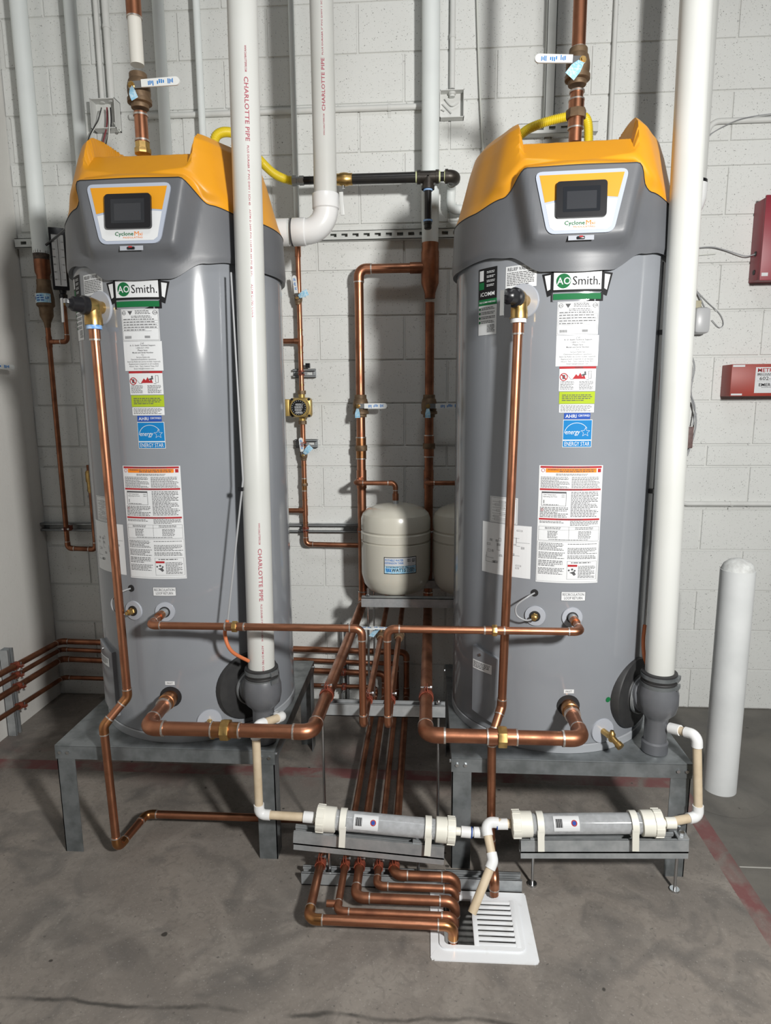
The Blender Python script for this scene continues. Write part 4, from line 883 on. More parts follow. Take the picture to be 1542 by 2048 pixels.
# conduit straps
def strap(c, ax, r, label):
    s = thing('conduit_strap', label, 'strap', c, 'conduit straps')
    MB().ring(c, ax, r, r+0.002, 0.014, 16).build('band', 'conduit_paint', s)
    sd = V(0, 0, -1) if abs(Vector(ax).x) > .5 else V(1, 0, 0)
    q = Vector(c)+sd*(r+0.012); q.y = -0.0045
    MB().box(q, (0.014, 0.003, 0.026) if abs(Vector(ax).x) > .5 else (0.026, 0.003, 0.014)).build('ear', 'conduit_paint', s)
strap((P(779, 215, Y=-.015).x, -0.015, zh), (1, 0, 0), 0.0125, 'strap on the horizontal conduit left of the thick pipe')
strap((x3, -0.02, P(905, 73, Y=-.02).z), (0, 0, 1), 0.0125, 'strap on the conduit above the centre junction box')
strap((x2, -0.024, P(215, 55, Y=-.02).z), (0, 0, 1), 0.0155, 'strap on the thick conduit at upper left')
strap((P(1463, 1008, Y=-.02).x, -0.015, z5), (1, 0, 0), 0.0115, 'strap on the bent conduit above the bollard')
# open junction boxes
def jbox(c, w, h, d, label):
    t = thing('junction_box', label, 'junction box', (c[0], -d/2, c[2]-h/2)); x, y, z = c; k = 0.003
    MB().box((x, -k, z), (w, 2*k, h)).build('back_plate', 'conduit_paint', t)
    for q in (-1, 1):
        MB().box((x+q*(w/2-k/2), -d/2, z), (k, d, h)).build('side_plate', 'conduit_paint', t); MB().box((x, -d/2, z+q*(h/2-k/2)), (w, d, k)).build('side_plate', 'conduit_paint', t)
    return t
cj = V((P(880, 200, Y=-.04).x+P(928, 200, Y=-.04).x)/2, 0, (P(900, 181, Y=-.045).z+P(900, 236, Y=-.045).z)/2+0.004)
jb = jbox(cj, 0.106, 0.112, 0.045, 'open grey junction box with loose wires between the heaters')
MB().lathe((x3, -0.02, cj.z+0.057), (0, 0, -1), [(0.017, 0), (0.017, 0.012), (0.013, 0.014), (0.013, 0.022)], 10).build('conduit_nut', 'conduit_paint', jb)
for pts in ([(-.03, .03), (0.0, .0), (.03, .012)], [(-.04, .01), (-.02, -.01), (.0, -.03)], [(-.045, -.012), (-.03, -.02)]):
    MB().tube(spline([V(cj.x+a_, -0.02, cj.z+b_) for a_, b_ in pts], 5), 0.0025, 6).build('wire', 'conduit_paint', jb)
cj2 = P(212, 232, Y=-.03); cj2 = V(cj2.x, 0, cj2.z)
jb2 = jbox(cj2, 0.115, 0.125, 0.06, 'open grey junction box with dangling wires at upper left')
for k, (mat, r, pts) in enumerate((('wire_red', .0035, [(214, 215), (214, 250), (206, 285), (196, 330)]), ('black_plastic', .003, [(221, 215), (222, 250), (213, 285), (200, 330)]), ('white_cable', .0028, [(206, 215), (200, 240), (186, 262), (172, 292)]), ('black_plastic', .0022, [(203, 215), (196, 240), (180, 270), (174, 290)]), ('white_cable', .0028, [(218, 215), (219, 260), (214, 290), (206, 330)]))):
    MB().tube(spline([P(a_, b_, Y=-.045-0.006*k) for a_, b_ in pts], 6), r, 6).build('wire', mat, jb2)
MB().tube(spline([P(228, 245, Y=-.05), P(238, 262, Y=-.055), P(242, 258, Y=-.05)], 6), 0.0025, 6).build('wire', 'white_cable', jb2)
o = MB().tube(spline([P(953, -60, Y=-.02), P(956, 60, Y=-.02), P(960, 180, Y=-.02), P(966, 290, Y=-.03), P(969, 340, Y=-.06)], 6), 0.0045, 8).build('hanging_cable', 'white_cable'); tag(o, 'thin white cable hanging down behind the right heater cover', 'cable')
# painted struts
def strut(a, b, opn, label, mat='galvanised', slots=False, group='strut channels', name='strut_channel', cat='strut', **k):
    o = strut_mesh(a, b, opn, slots=slots, **k).build(name, mat, smooth=False); return tag(o, label, cat, group)
strut((0.012, -0.0205, ZST), (2.18, -0.0205, ZST), (0, 1, 0), 'long painted slotted strut across the wall at heater top height', 'strut_paint', True, pitch=0.0508)
xs_ = P(1102, 100, Y=-.03).x
strut((xs_, -0.0205, P(1100, 275, Y=-.03).z), (xs_, -0.0205, 3.95), (0, 1, 0), 'vertical painted strut rising behind the right copper outlet', 'strut_paint')
zs_ = P(1090, 266, Y=-.03).z
strut((P(1034, 266, Y=-.03).x, -0.0625, zs_), (P(1190, 266, Y=-.03).x, -0.0625, zs_), (0, 1, 0), 'short painted slotted strut behind the right yellow gas hose', 'strut_paint', True)
ZS2 = 0.918
sL = strut((0.0, -0.0205, ZS2), (0.45, -0.0205, ZS2), (0, -1, 0), 'bare slotted strut on the wall low behind the left heater', 'galvanised', True)
sC = strut((1.20, -0.0205, ZS2), (2.05, -0.0205, ZS2), (0, -1, 0), 'bare slotted strut on the wall left of the expansion tank', 'galvanised', True)
sH = strut((1.67, -0.20, 2.0), (1.67, -0.20, 2.0001), (0, -1, 0), 'x') if False else None
# ================================================================== HOT OUTLETS ON TOP OF THE HEATERS
YT = -0.83
def zt(py, x=283, y=YT): return P(x, py, Y=y).z
xo = P(276, 150, Y=YT).x
t = thing('outlet_pipe', 'copper outlet pipe with patchy white paint on the left heater', 'pipe', (xo, YT, zt(308)), 'hot water outlet pipes')
MB().cyl((xo, YT, zt(25)), (xo, YT, 3.95), 0.0215).build('pipe', 'copper_dull', t); coupling(t, (xo, YT, zt(15)), (0, 0, 1), 0.0245, 0.06, 'copper_dull', sol='solder')
MB().cyl((xo, YT, zt(130)), (xo, YT, zt(30)), 0.0222).build('painted_pipe_length', 'white_paint_worn', t)
MB().cyl((xo, YT, zt(290)), (xo, YT, zt(225)), 0.0215).build('pipe', 'copper', t)
for q in (231, 282): MB().ring((xo, YT, zt(q)), (0, 0, 1), 0.02, 0.0245, 0.006).build('solder_joint', 'solder', t)
MB().lathe((xo, YT, zt(309)), (0, 0, 1), [(0.028, 0), (0.029, 0.002), (0.029, 0.014), (0.028, 0.016), (0.025, 0.017), (0.025, 0.036)], 8).build('hex_adapter', 'brass', t, ang=25)
ball_valve(t, (xo, YT, zt(183)), (0, 0, -1), 0.0215, (1, 0, 0.03), (-0.1, -1, 0), 0.165, tagdir=(0.35, -0.3, -1), tagk=0.9)
xo2 = P(1155, 150, Y=YT).x
def zr(py): return P(1155, py, Y=YT).z
t = thing('outlet_pipe', 'clean copper outlet pipe with brass union on the right heater', 'pipe', (xo2, YT, zr(272)), 'hot water outlet pipes')
MB().cyl((xo2, YT, zr(150)), (xo2, YT, 3.95), 0.0215).build('pipe', 'copper', t)
MB().cyl((xo2, YT, zr(285)), (xo2, YT, zr(180)), 0.0205).build('pipe', 'copper', t)
for q in (184, 98): MB().ring((xo2, YT, zr(q)), (0, 0, 1), 0.02, 0.0248, 0.006).build('solder_joint', 'solder', t)
union(t, (xo2, YT, zr(229)), (0, 0, 1), 0.0215, 'bronze', L=0.085)
ball_valve(t, (xo2, YT, zr(135)), (0, 0, -1), 0.0215, (-1, 0, 0.05), (0.1, -1, 0), 0.15, tagdir=(-0.7, -0.3, -0.9), tagk=1.25)
# ================================================================== GAS LINE
YG = -0.20; zg = P(750, 357, Y=YG).z
def gx(px): return P(px, 357, Y=YG).x
t = thing('gas_line', 'black iron gas pipe with brass valve and drip leg between heaters', 'pipe', (gx(750), YG, zg-0.21))
MB().cyl((gx(606), YG, zg), (gx(680), YG, zg), 0.0165).build('pipe', 'black_iron', t)
MB().lathe((gx(584), YG, zg), (1, 0, 0), [(0.017, 0), (0.0215, 0.002), (0.0215, 0.02), (0.016, 0.022), (0.016, 0.03), (0.0195, 0.032), (0.0195, 0.05), (0.017, 0.053)], 6).build('flare_fitting', 'galvanised', t, ang=25)
bv = MB().lathe((gx(672), YG, zg), (1, 0, 0), [(0.019, 0), (0.0235, 0.002), (0.0235, 0.014), (0.026, 0.02), (0.0275, 0.035), (0.026, 0.05), (0.024, 0.054), (0.024, 0.07), (0.02, 0.072)], 16).build('gas_valve', 'brass', t)
MB().cyl((gx(686), YG, zg-0.02), (gx(686), YG, zg-0.036), 0.008, seg=10).build('stem_nut', 'steel', bv)
w0 = V(gx(684), YG-0.004, zg-0.036)
MB().box(w0+V(-0.004, 0, -0.008), (0.014, 0.003, 0.028), (1, 0, 0.4)).build('lever_plate', 'steel', bv)
MB().box(w0+V(-0.002, 0, -0.062), (0.018, 0.006, 0.095), (1, 0, 0.06), bev=0.0025).build('lever', 'lever_white', bv)
MB().cyl((gx(694), YG, zg), (gx(838), YG, zg), 0.0215).build('pipe', 'black_iron', t)
xt = gx(856)
MB().cyl((xt-0.044, YG, zg), (xt+0.044, YG, zg), 0.0245).cyl((xt, YG, zg), (xt, YG, zg-0.05), 0.0245).cyl((xt-0.046, YG, zg), (xt-0.032, YG, zg), 0.028).cyl((xt+0.046, YG, zg), (xt+0.032, YG, zg), 0.028).cyl((xt, YG, zg-0.05), (xt, YG, zg-0.036), 0.028).build('tee', 'black_malleable', t)
for x in (xt-0.049, xt+0.049): MB().ring((x, YG, zg), (1, 0, 0), 0.018, 0.0225, 0.006).build('thread_sealant', 'thread_tape', t)
MB().cyl((xt+0.045, YG, zg), (xt+0.075, YG, zg), 0.019).build('pipe', 'black_iron', t)
MB().ring((xt+0.071, YG, zg), (1, 0, 0), 0.018, 0.0225, 0.006).build('thread_sealant', 'thread_tape', t)
a, tt = arc(V(xt, YG, zg), V(xt+0.112, YG, zg), V(xt+0.112, 0, zg), 0.026, 7)
MB().tube([V(xt+0.072, YG, zg)]+a+[a[-1]+V(0, 0.02, 0)], 0.0258, 20).cyl((xt+0.072, YG, zg), (xt+0.084, YG, zg), 0.029).build('elbow', 'black_malleable', t)
for zz in (zg-0.053, zg-0.176): MB().ring((xt, YG, zz), (0, 0, 1), 0.012, 0.0195, 0.007).build('thread_sealant', 'tape_blue', t)
MB().cyl((xt, YG, zg-0.04), (xt, YG, zg-0.19), 0.0155).build('drip_leg', 'black_iron', t)
MB().lathe((xt, YG, zg-0.178), (0, 0, -1), [(0.0185, 0), (0.0185, 0.012), (0.0165, 0.013), (0.0165, 0.028), (0.012, 0.032)], 12).build('cap', 'black_iron', t)
xg = xt+0.112
t = thing('gas_riser', 'white painted gas elbow and pipe under the black iron elbow', 'pipe', (xg, -0.08, zg-0.11))
run(t, [(xg-0.01, -0.13, zg+0.0), (xg-0.01, -0.075, zg-0.01), (xg-0.012, -0.075, zg-0.10), (xg+0.20, -0.075, zg-0.10)], 0.0175, 'wall_pipe_paint', sol=None, R=0.03, k=1.18)
def corrugated(pts, r, name, label, n=14, per=0.0062):
    q = spline(pts, n); L = [0]
    for i in range(1, len(q)): L.append(L[-1]+(q[i]-q[i-1]).length)
    N = int(L[-1]/per)*4; out = []; j = 0
    for i in range(N+1):
        s = L[-1]*i/N
        while j < len(L)-2 and L[j+1] < s: j += 1
        out.append(q[j].lerp(q[j+1], (s-L[j])/max(1e-9, L[j+1]-L[j])))
    o = MB().tube(out, [r*(1+0.12*math.sin(2*PI*i/4+.6)) for i in range(N+1)], 12).build(name, 'csst_yellow', ang=80); return tag(o, label, 'gas hose', 'yellow gas hoses')
corrugated([P(429, 335, Y=-.55), P(428, 300, Y=-.55), P(432, 273, Y=-.55), P(452, 264, Y=-.52), P(480, 274, Y=-.46), P(515, 315, Y=-.34), P(545, 345, Y=-.26), P(570, 358, Y=-.2), V(gx(588), YG, zg)], 0.0165, 'gas_hose', 'yellow corrugated gas hose looping from the left heater to black pipe')
corrugated([V(xg+0.19, -0.075, zg-0.10), V(xg+0.25, -0.12, zg-0.08), P(1022, 300, Y=-.36), P(1046, 266, Y=-.45), P(1075, 250, Y=-.5), P(1110, 239, Y=-.52), P(1145, 232, Y=-.53), P(1168, 234, Y=-.54), P(1176, 250, Y=-.55), P(1177, 285, Y=-.55)], 0.0155, 'gas_hose', 'yellow corrugated gas hose arching behind the right copper outlet')
# ================================================================== COPPER MAINS ON THE CENTRE WALL
YM = -0.095
def wz(py, px=721): return P(px, py, Y=YM).z
xm1 = P(721, 800, Y=YM).x; xm2 = P(859, 800, Y=YM).x; RM = 0.0207
t = thing('copper_main', 'copper pipe from wall tee down and forward to left heater inlet', 'pipe', (xm1, YM, 0.50), 'copper supply mains')
zel = wz(538); ZI = 0.560; YF = -1.375
run(t, [V(xE-0.03, YM, zel), V(xm1, YM, zel), V(xm1, YM, ZI), V(xm1-0.028, YF, ZI), V(HL.x+0.010, YF, ZI), V(HL.x+0.010, HL.y-HR+0.004, ZI+0.006)], RM, 'copper', 'copper', R=0.034)
b = MB().lathe((xE, YM, 0), (0, 0, 1), [(0.0235, wz(597, 862)), (0.0245, wz(587, 862)), (0.0275, wz(582, 862)), (0.0395, wz(566, 862)), (0.0400, wz(505, 862)), (0.0375, wz(500, 862)), (0.0375, wz(486, 862))], 28).cyl((xE-0.09, YM, zel), (xE, YM, zel), 0.0245).build('reducing_tee', 'copper_dull', t)
ball_valve(t, (xm1, YM, wz(812)), (0, 0, -1), RM, (1, 0, 0.0), (-0.15, -1, 0), 0.135, tagdir=(0, -0.2, -1), tagk=0.85)
union(t, (xm1, YM, wz(896)), (0, 0, 1), RM, 'bronze', 'copper_bronze', 1.4, nut=False, L=0.10)
union(t, P(452, 1467, Y=YF).lerp(V(P(452, 1467, Y=YF).x, YF, ZI), 1.0), (1, 0, 0), RM, 'brass', 'copper_bronze', 1.55, L=0.085)
YB = -0.245; zbr = P(715, 966, Y=YB).z
tee(t, (xm1, YM, zbr), (0, 0, 1), (0, -1, 0), RM, 'copper', 0.012)
t2 = thing('tank_branch', 'small copper branch from left main to the nearer expansion tank', 'pipe', (1.815, YB, 1.09), 'expansion tank branches')
xt1 = P(791, 985, Y=YB).x; ztk = P(791, 1000, Y=YB).z
run(t2, [(xm1-0.012, YM-0.03, zbr), (xm1-0.012, YB, zbr), (xt1, YB, zbr), (xt1, YB, ztk)], 0.0105, 'copper_dull', R=0.02)
coupling(t2, (xt1, YB, ztk+0.014), (0, 0, 1), 0.014, 0.03, 'copper_dull')
t = thing('copper_main', 'copper pipe from wall tee down and forward to right heater inlet', 'pipe', (xm2, YM, 0.50), 'copper supply mains')
run(t, [V(xE, YM, wz(605, 862)), V(xE, YM, wz(640, 862)), V(xE-0.004, YM, ZI), V(xE-0.012, YF, ZI), V(HRt.x+0.010, YF, ZI), V(HRt.x+0.010, HRt.y-HR+0.004, ZI+0.006)][:1]+[V(xE-0.004, YM, ZI), V(xE-0.012, YF, ZI), V(HRt.x+0.010, YF, ZI), V(HRt.x+0.010, HRt.y-HR+0.004, ZI+0.006)], RM, 'copper_dull', 'copper_dull', R=0.034)
ball_valve(t, (xE-0.002, YM, wz(812, 860)), (0, 0, -1), RM, (1, 0, 0), (-0.1, -1, 0), 0.16, tagdir=(0, -0.2, -1), tagk=0.85)
union(t, (xE-0.002, YM, wz(892, 860)), (0, 0, 1), RM, 'bronze', 'copper_dull', 1.4, nut=False, L=0.10)
union(t, V(P(1004, 1480, Y=YF).x, YF, ZI), (1, 0, 0), RM, 'brass', 'copper', 1.55, L=0.085)
tee(t, (xE-0.003, YM, zbr), (0, 0, 1), (0, -1, 0), RM, 'copper_dull', 0.012)
t2 = thing('tank_branch', 'small copper branch to the expansion tank hidden behind right heater', 'pipe', (2.145, YB, 1.09), 'expansion tank branches')
xt2 = xt1+0.328
run(t2, [(xE-0.012, YM-0.03, zbr), (xE-0.012, YB, zbr), (xt2, YB, zbr), (xt2, YB, ztk)], 0.0105, 'copper_dull', R=0.02)
# threaded adapters at the inlet ports
for hh in (HL, HRt):
    own = [o for o in COL.objects if o.name.startswith('copper_main') and o.parent is None][0 if hh is HL else 1]
    ad = MB().lathe((hh.x+0.010, hh.y-HR, ZI+0.005), (0, -1, 0), [(0.024, 0), (0.024, 0.018), (0.0275, 0.02), (0.0275, 0.04), (0.0245, 0.042), (0.0245, 0.062)], 24).build('adapter', 'copper_bronze', own)
    MB().ring((hh.x+0.010, hh.y-HR-0.064, ZI+0.005), (0, 1, 0), 0.02, 0.0255, 0.006).build('solder_joint', 'solder', own)
# ---- expansion tanks on their strut shelf
def exptank(x, label):
    z0 = 0.662; t = thing('expansion_tank', label, 'expansion tank', (x, YB, z0), 'cream expansion tanks')
    r = 0.1585; hz = ztk-0.004-z0
    MB().lathe((x, YB, z0), (0, 0, 1), [(0.02, 0), (0.085, 0.004), (0.125, 0.020), (0.148, 0.050), (r, 0.095), (r, hz*0.575), (r-0.004, hz*0.58), (r-0.004, hz*0.59), (r+0.001, hz*0.60), (r+0.001, hz*0.675), (r-0.005, hz*0.69), (r-0.002, hz*0.70), (r, hz*0.71), (r-0.001, hz*0.82), (0.150, hz*0.87), (0.130, hz*0.915), (0.095, hz*0.95), (0.05, hz*0.968), (0.014, hz*0.972)], 64).build('shell', 'tank_cream', t, ang=25)
    MB().cyl((x, YB, z0+hz*0.96), (x, YB, z0+hz+0.006), 0.0125, seg=14).build('nipple', 'galvanised', t)
    mp = cylmap((x, YB), r); u0, u1, v0, v1 = -0.050, 0.098, z0+0.124, z0+0.200
    q = math.radians(6)*r; u0 += 0.005; u1 += 0.005
    s = MB(); rect(s, u0, u1, v0, v1, mp, 0.0008, 14); s = pr(s, 'label', 'ink_black', t)
    mm = MB(); rect(mm, u0+0.003, u1-0.003, v0+0.037, v1-0.003, mp, 0.0012, 14); pr(mm, 'label_face', 'label_white', s)
    mm = MB(); rect(mm, u0+0.003, u1-0.003, v0+0.003, v0+0.036, mp, 0.0012, 14); pr(mm, 'label_face', 'tag_blue', s)
    mm = MB(); text(mm, 'POTABLE WATER', u0+0.046, v1-0.013, mp, width=0.080, h=0.0095, bold=1, eps=0.002); text(mm, 'EXPANSION TANK', u0+0.046, v1-0.026, mp, width=0.082, h=0.0095, bold=1, eps=0.002)
    for k in range(3): poly(mm, [(u0+0.008+k*0.008, v0+0.026), (u0+0.0135+k*0.008, v0+0.026), (u0+0.0185+k*0.008, v0+0.010), (u0+0.013+k*0.008, v0+0.010)], mp, 0.002)
    pr(mm, 'print', 'ink_blue', s)
    mm = MB(); text(mm, 'WATTS', u0+0.065, v0+0.0185, mp, width=0.062, h=0.016, bold=1, eps=0.002); rd = random.Random(2); fine(mm, u0+0.10, u1-0.008, v0+0.008, v0+0.030, 5, mp, 0.002, rd); fine(mm, u0+0.01, u1-0.04, v0+0.029, v0+0.035, 1, mp, 0.002, rd); fine(mm, u1-0.045, u1-0.03, v1-0.022, v1-0.008, 3, mp, 0.002, rd); fine(mm, u1-0.022, u1-0.006, v1-0.024, v1-0.008, 3, mp, 0.002, rd); pr(mm, 'print', 'ink_black', s)
exptank(xt1, 'cream expansion tank with blue label in the open between the heaters')
exptank(xt2, 'cream expansion tank half hidden behind the right heater')
t = thing('tank_shelf', 'galvanised strut shelf on rods carrying the two expansion tanks', 'shelf', (1.95, -0.25, 0))
for y in (-0.40, -0.10): strut_mesh((1.672, y, 0.6615), (2.36, y, 0.6615), (0, 0, -1)).build('strut_channel', 'galvanised', t, smooth=False)
for x in (1.70, 2.33):
    for y in (-0.40, -0.10):
        MB().cyl((x, y, 0), (x, y, 0.72), 0.0045, seg=10).build('threaded_rod', 'steel', t); MB().cyl((x, y, 0.683), (x, y, 0.692), 0.009, seg=6).build('nut', 'steel', t)
# ================================================================== RECIRCULATION LINE WITH PUMP
def rz(py): return P(602, py, Y=YC).z
RC = 0.0118
t = thing('recirculation_line', 'copper recirculation pipe down the wall through the brass pump', 'pipe', (xr, YC, rz(1095)))
MB().cyl((xr, YC, rz(782)), (xr, YC, zR0), RC, seg=14).build('pipe', 'copper', t)
run(t, [V(xr, YC, rz(848)), V(xr, YC, rz(1088)), V(xm1-0.02, YC, rz(1090))], RC, 'copper', R=0.02)
coupling(t, (xr, YC, rz(502)), (0, 0, 1), 0.0138, 0.05, 'copper')
for py, d in ((682, -1), (1021, -1)):
    tee(t, (xr, YC, rz(py)), (0, 0, 1), (d, 0, 0), RC, 'copper'); MB().cyl((xr, YC, rz(py)), (xr-0.20, YC, rz(py)), RC, seg=14).build('pipe', 'copper_dull', t)
ball_valve(t, (xr-0.004, YC, rz(598)), (0, 0, 1), 0.0105, (-0.1, 0, 1), (-0.05, -1, 0), 0.10, tagdir=(0.8, -0.2, 0.35), tagk=0.95)
ball_valve(t, (xr, YC, rz(910)), (0, 0, 1), 0.0105, (-0.1, 0, 1), (0.05, -1, 0), 0.085, tagdir=(0.7, -0.2, 0.7), tagk=1.0)
union(t, (xr, YC, rz(969)), (0, 0, 1), 0.0108, 'bronze', 'copper_bronze', 1.55, L=0.06)
for py in (498, 660, 705, 770, 930, 1000, 1045): MB().ring((xr, YC, rz(py)), (0, 0, 1), 0.01, 0.0135, 0.004, 14).build('solder_joint', 'copper_bronze', t)
zp = rz(815); yp = YC-0.005
t = thing('circulator_pump', 'brass coloured circulator pump with round black nameplate on the recirculation pipe', 'pump', (xr, yp, zp-0.06))
b = MB().box((xr+0.004, yp-0.030, zp), (0.098, 0.05, 0.092), bev=0.014).lathe((xr+0.002, yp-0.05, zp), (0, -1, 0), [(0.046, 0), (0.045, 0.03), (0.041, 0.04), (0.02, 0.041)], 28).build('pump_body', 'pump_gold', t)
MB().box((xr-0.062, yp-0.05, zp), (0.036, 0.07, 0.078), bev=0.004).build('terminal_box', 'pump_gold', t)
MB().cyl((xr, yp, zp-0.066), (xr, yp, zp+0.066), 0.016, seg=16).build('port', 'pump_gold', t)
for s in (-1, 1): MB().cyl((xr, yp, zp+s*0.062), (xr, yp, zp+s*0.079), 0.0205, seg=8).build('union_nut', 'bronze', t)
npm = planemap((xr+0.002, yp-0.0915, zp), (1, 0, 0), (0, 0, 1))
mm = MB(); disc(mm, 0, 0, 0.036, npm, 0.0003, 32); npl = pr(mm, 'nameplate', 'ink_black', t)
mm = MB(); rd = random.Random(5)
for q in range(4): frame(mm, -0.02+rd.uniform(0, .012), 0.006+rd.uniform(0, .014), -0.026+q*0.012, -0.018+q*0.012, 0.001, npm, 0.001, 1); fine(mm, -0.016, 0.018, -0.026+q*0.012, -0.018+q*0.012, 2, npm, 0.001, rd, .8)
for q in range(20):
    a_ = 2*PI*q/20; rect(mm, 0.031*math.cos(a_)-0.0012, 0.031*math.cos(a_)+0.0012, 0.031*math.sin(a_)-0.0012, 0.031*math.sin(a_)+0.0012, npm, 0.001, 1)
pr(mm, 'print', 'label_white', npl)
for q in (-1, 1):
    for s in (-1, 1): MB().cyl((xr+0.004+q*0.040, yp-0.05, zp+s*0.038), (xr+0.004+q*0.040, yp-0.060, zp+s*0.038), 0.006, seg=8).build('bolt', 'black_plastic', t)
for py, lab in ((746, 'short galvanised pipe bracket on the wall above the brass pump'), (888, 'short galvanised pipe bracket on the wall below the brass pump')):
    t = thing('wall_bracket', lab, 'bracket', (xr+0.008, -0.02, rz(py)-0.02), 'short pipe brackets')
    strut_mesh((xr-0.046, -0.0220, rz(py)), (xr+0.062, -0.0220, rz(py)), (0, -1, 0), h=0.024, slots=True).build('strut_channel', 'galvanised', t, smooth=False)
    clamp(t, (xr, YC, rz(py)), (0, 0, 1), (0, -1, 0), RC+0.001)
    if py < 800: MB().box((xr+0.030, -0.05, rz(py)+0.034), (0.020, 0.02, 0.022)).build('clip', 'black_plastic', t)
clamp(sC, (xr, YC, ZS2), (0, 0, 1), (0, -1, 0), RC+0.001)
for x in (xm1, xE-0.003): clamp(sC, (x, YM+0.012, ZS2), (0, 0, 1), (0, -1, 0), RM+0.002)
# ================================================================== HEATER RETURN LINES (small copper)
YR = -1.302; ZRt = 0.860; RS = 0.0112
xd1 = P(725, 1350, Y=YR).x; xd2 = P(775, 1350, Y=YR).x; ZK = 0.545
def small_return(hx, xd, label, unx, sgn):
    t = thing('return_line', label, 'pipe', (xd, YR, 0.5), 'heater return pipes')
    sx = hx+0.010
    run(t, [V(sx, -0.83-HR+0.010, 0.862), V(sx, YR, ZRt), V(xd, YR, ZRt), V(xd, YR, ZK), V(xd, -0.10, ZK), V(xd, -0.10, 0.64)], RS, 'copper', 'copper', R=0.0225)
    MB().cyl((sx, -0.83-HR+0.002, 0.862), (sx, -0.83-HR-0.03, 0.862), 0.0145, seg=14).build('nipple', 'galvanised', t)
    MB().cyl((sx, -0.83-HR-0.025, 0.862), (sx, -0.83-HR-0.055, 0.862), 0.0142, seg=14).build('adapter', 'copper_bronze', t)
    union(t, (P(unx, 1257, Y=YR).x, YR, ZRt), (1, 0, 0), RS, 'brass', 'copper', 1.6, L=0.058)
    yv = -0.52
    b = ball_valve(t, (xd, yv, ZK), (0, 1, 0), 0.0125, (-1, 0, 0.05), (0, 0, 1), 0.12, tagdir=(-0.6, -0.7, -0.3) if sgn < 0 else None, tagk=1.0)
    return t
small_return(HL.x, xd1, 'small copper return pipe from left heater dropping to the strut support', 470, -1)
small_return(HRt.x, xd2, 'small copper return pipe from right heater dropping to the strut support', 989, 1)
# ---- strut trapeze carrying the four lines
t = thing('pipe_support', 'galvanised strut on floor rods holding four copper pipes between heaters', 'pipe support', (1.81, -1.13, 0))
ytz = -1.125; ztz = ZI-RM-0.0205-0.002
strut_mesh((1.60, ytz, ztz), (2.022, ytz, ztz), (0, 0, 1)).build('strut_channel', 'galvanised', t, smooth=False)
xa_ = lerp(xm1, xm1-0.028, (ytz-YM)/(YF-YM)); xb_ = lerp(xE-0.004, xE-0.012, (ytz-YM)/(YF-YM))
for x in (xa_, xb_): clamp(t, (x, ytz, ZI), (0, 1, 0), (0, 0, 1), RM+0.001)
for x in (xd1, xd2): clamp(t, (x, ytz, ZK), (0, 1, 0), (0, 0, 1), RS+0.001)
for x in (1.608, 2.000): MB().cyl((x, ytz, 0), (x, ytz, ztz+0.035), 0.0045, seg=10).build('threaded_rod', 'steel', t); MB().cyl((x, ytz, ztz+0.0205), (x, ytz, ztz+0.030), 0.009, seg=6).build('nut', 'steel', t); MB().cyl((x, ytz, 0), (x, ytz, 0.008), 0.016, seg=12).build('rod_foot', 'steel', t)
# ================================================================== RELIEF DRAIN PIPES
RR = 0.0138; ZF = 0.060
def relief(top, bot, jog, label):
    t = thing('relief_pipe', label, 'pipe', (top.x, -1.245, ZF), 'relief valve discharge pipes')
    coupling(t, top+V(0, 0, -0.081), (0, 0, 1), 0.0165, 0.034, 'copper', 'adapter', 'solder'); return t
b1 = P(256, 1405, Y=-1.19); j1 = P(207, 1452, Y=-1.245)
t = relief(tpl, None, None, 'copper relief pipe from left heater valve down along the floor')
e1 = V(P(232, 1672, Y=-1.245).x, -1.245, 0.045); YL = -1.075
x5 = [1.62, 1.70, 1.747, 1.808, 1.858]
yfr = [P(612, 1838, Z=ZF).y, P(672, 1823, Z=ZF).y, P(709, 1795, Z=ZF).y, P(752, 1772, Z=ZF).y, P(790, 1750, Z=ZF).y]
rad = [0.0143, 0.0112, 0.0143, 0.0112, 0.0143]
xen = 2.038
run(t, [tpl+V(0, 0, -0.07), b1+V(0, 0, 0.02), V(j1.x, -1.245, j1.z), e1, V(e1.x+0.03, YL, ZF), V(x5[0], YL, ZF), V(x5[0], yfr[0], ZF), V(xen, yfr[0], ZF), V(xen, yfr[0], -0.03)], RR, 'copper', 'copper_bronze', R=0.026)
b2 = P(1003, 1425, Y=-1.19); j2 = P(984, 1468, Y=-1.250)
t = relief(tpr, None, None, 'copper relief pipe from right heater valve down to the floor sink')
run(t, [tpr+V(0, 0, -0.07), b2+V(0, 0, 0.02), V(j2.x, -1.250, j2.z-0.01), V(j2.x+0.004, -1.250, 0.10), V(j2.x+0.006, -1.352, 0.075), V(j2.x+0.006, -1.354, 0.02)], RR, 'copper', 'copper', R=0.024)
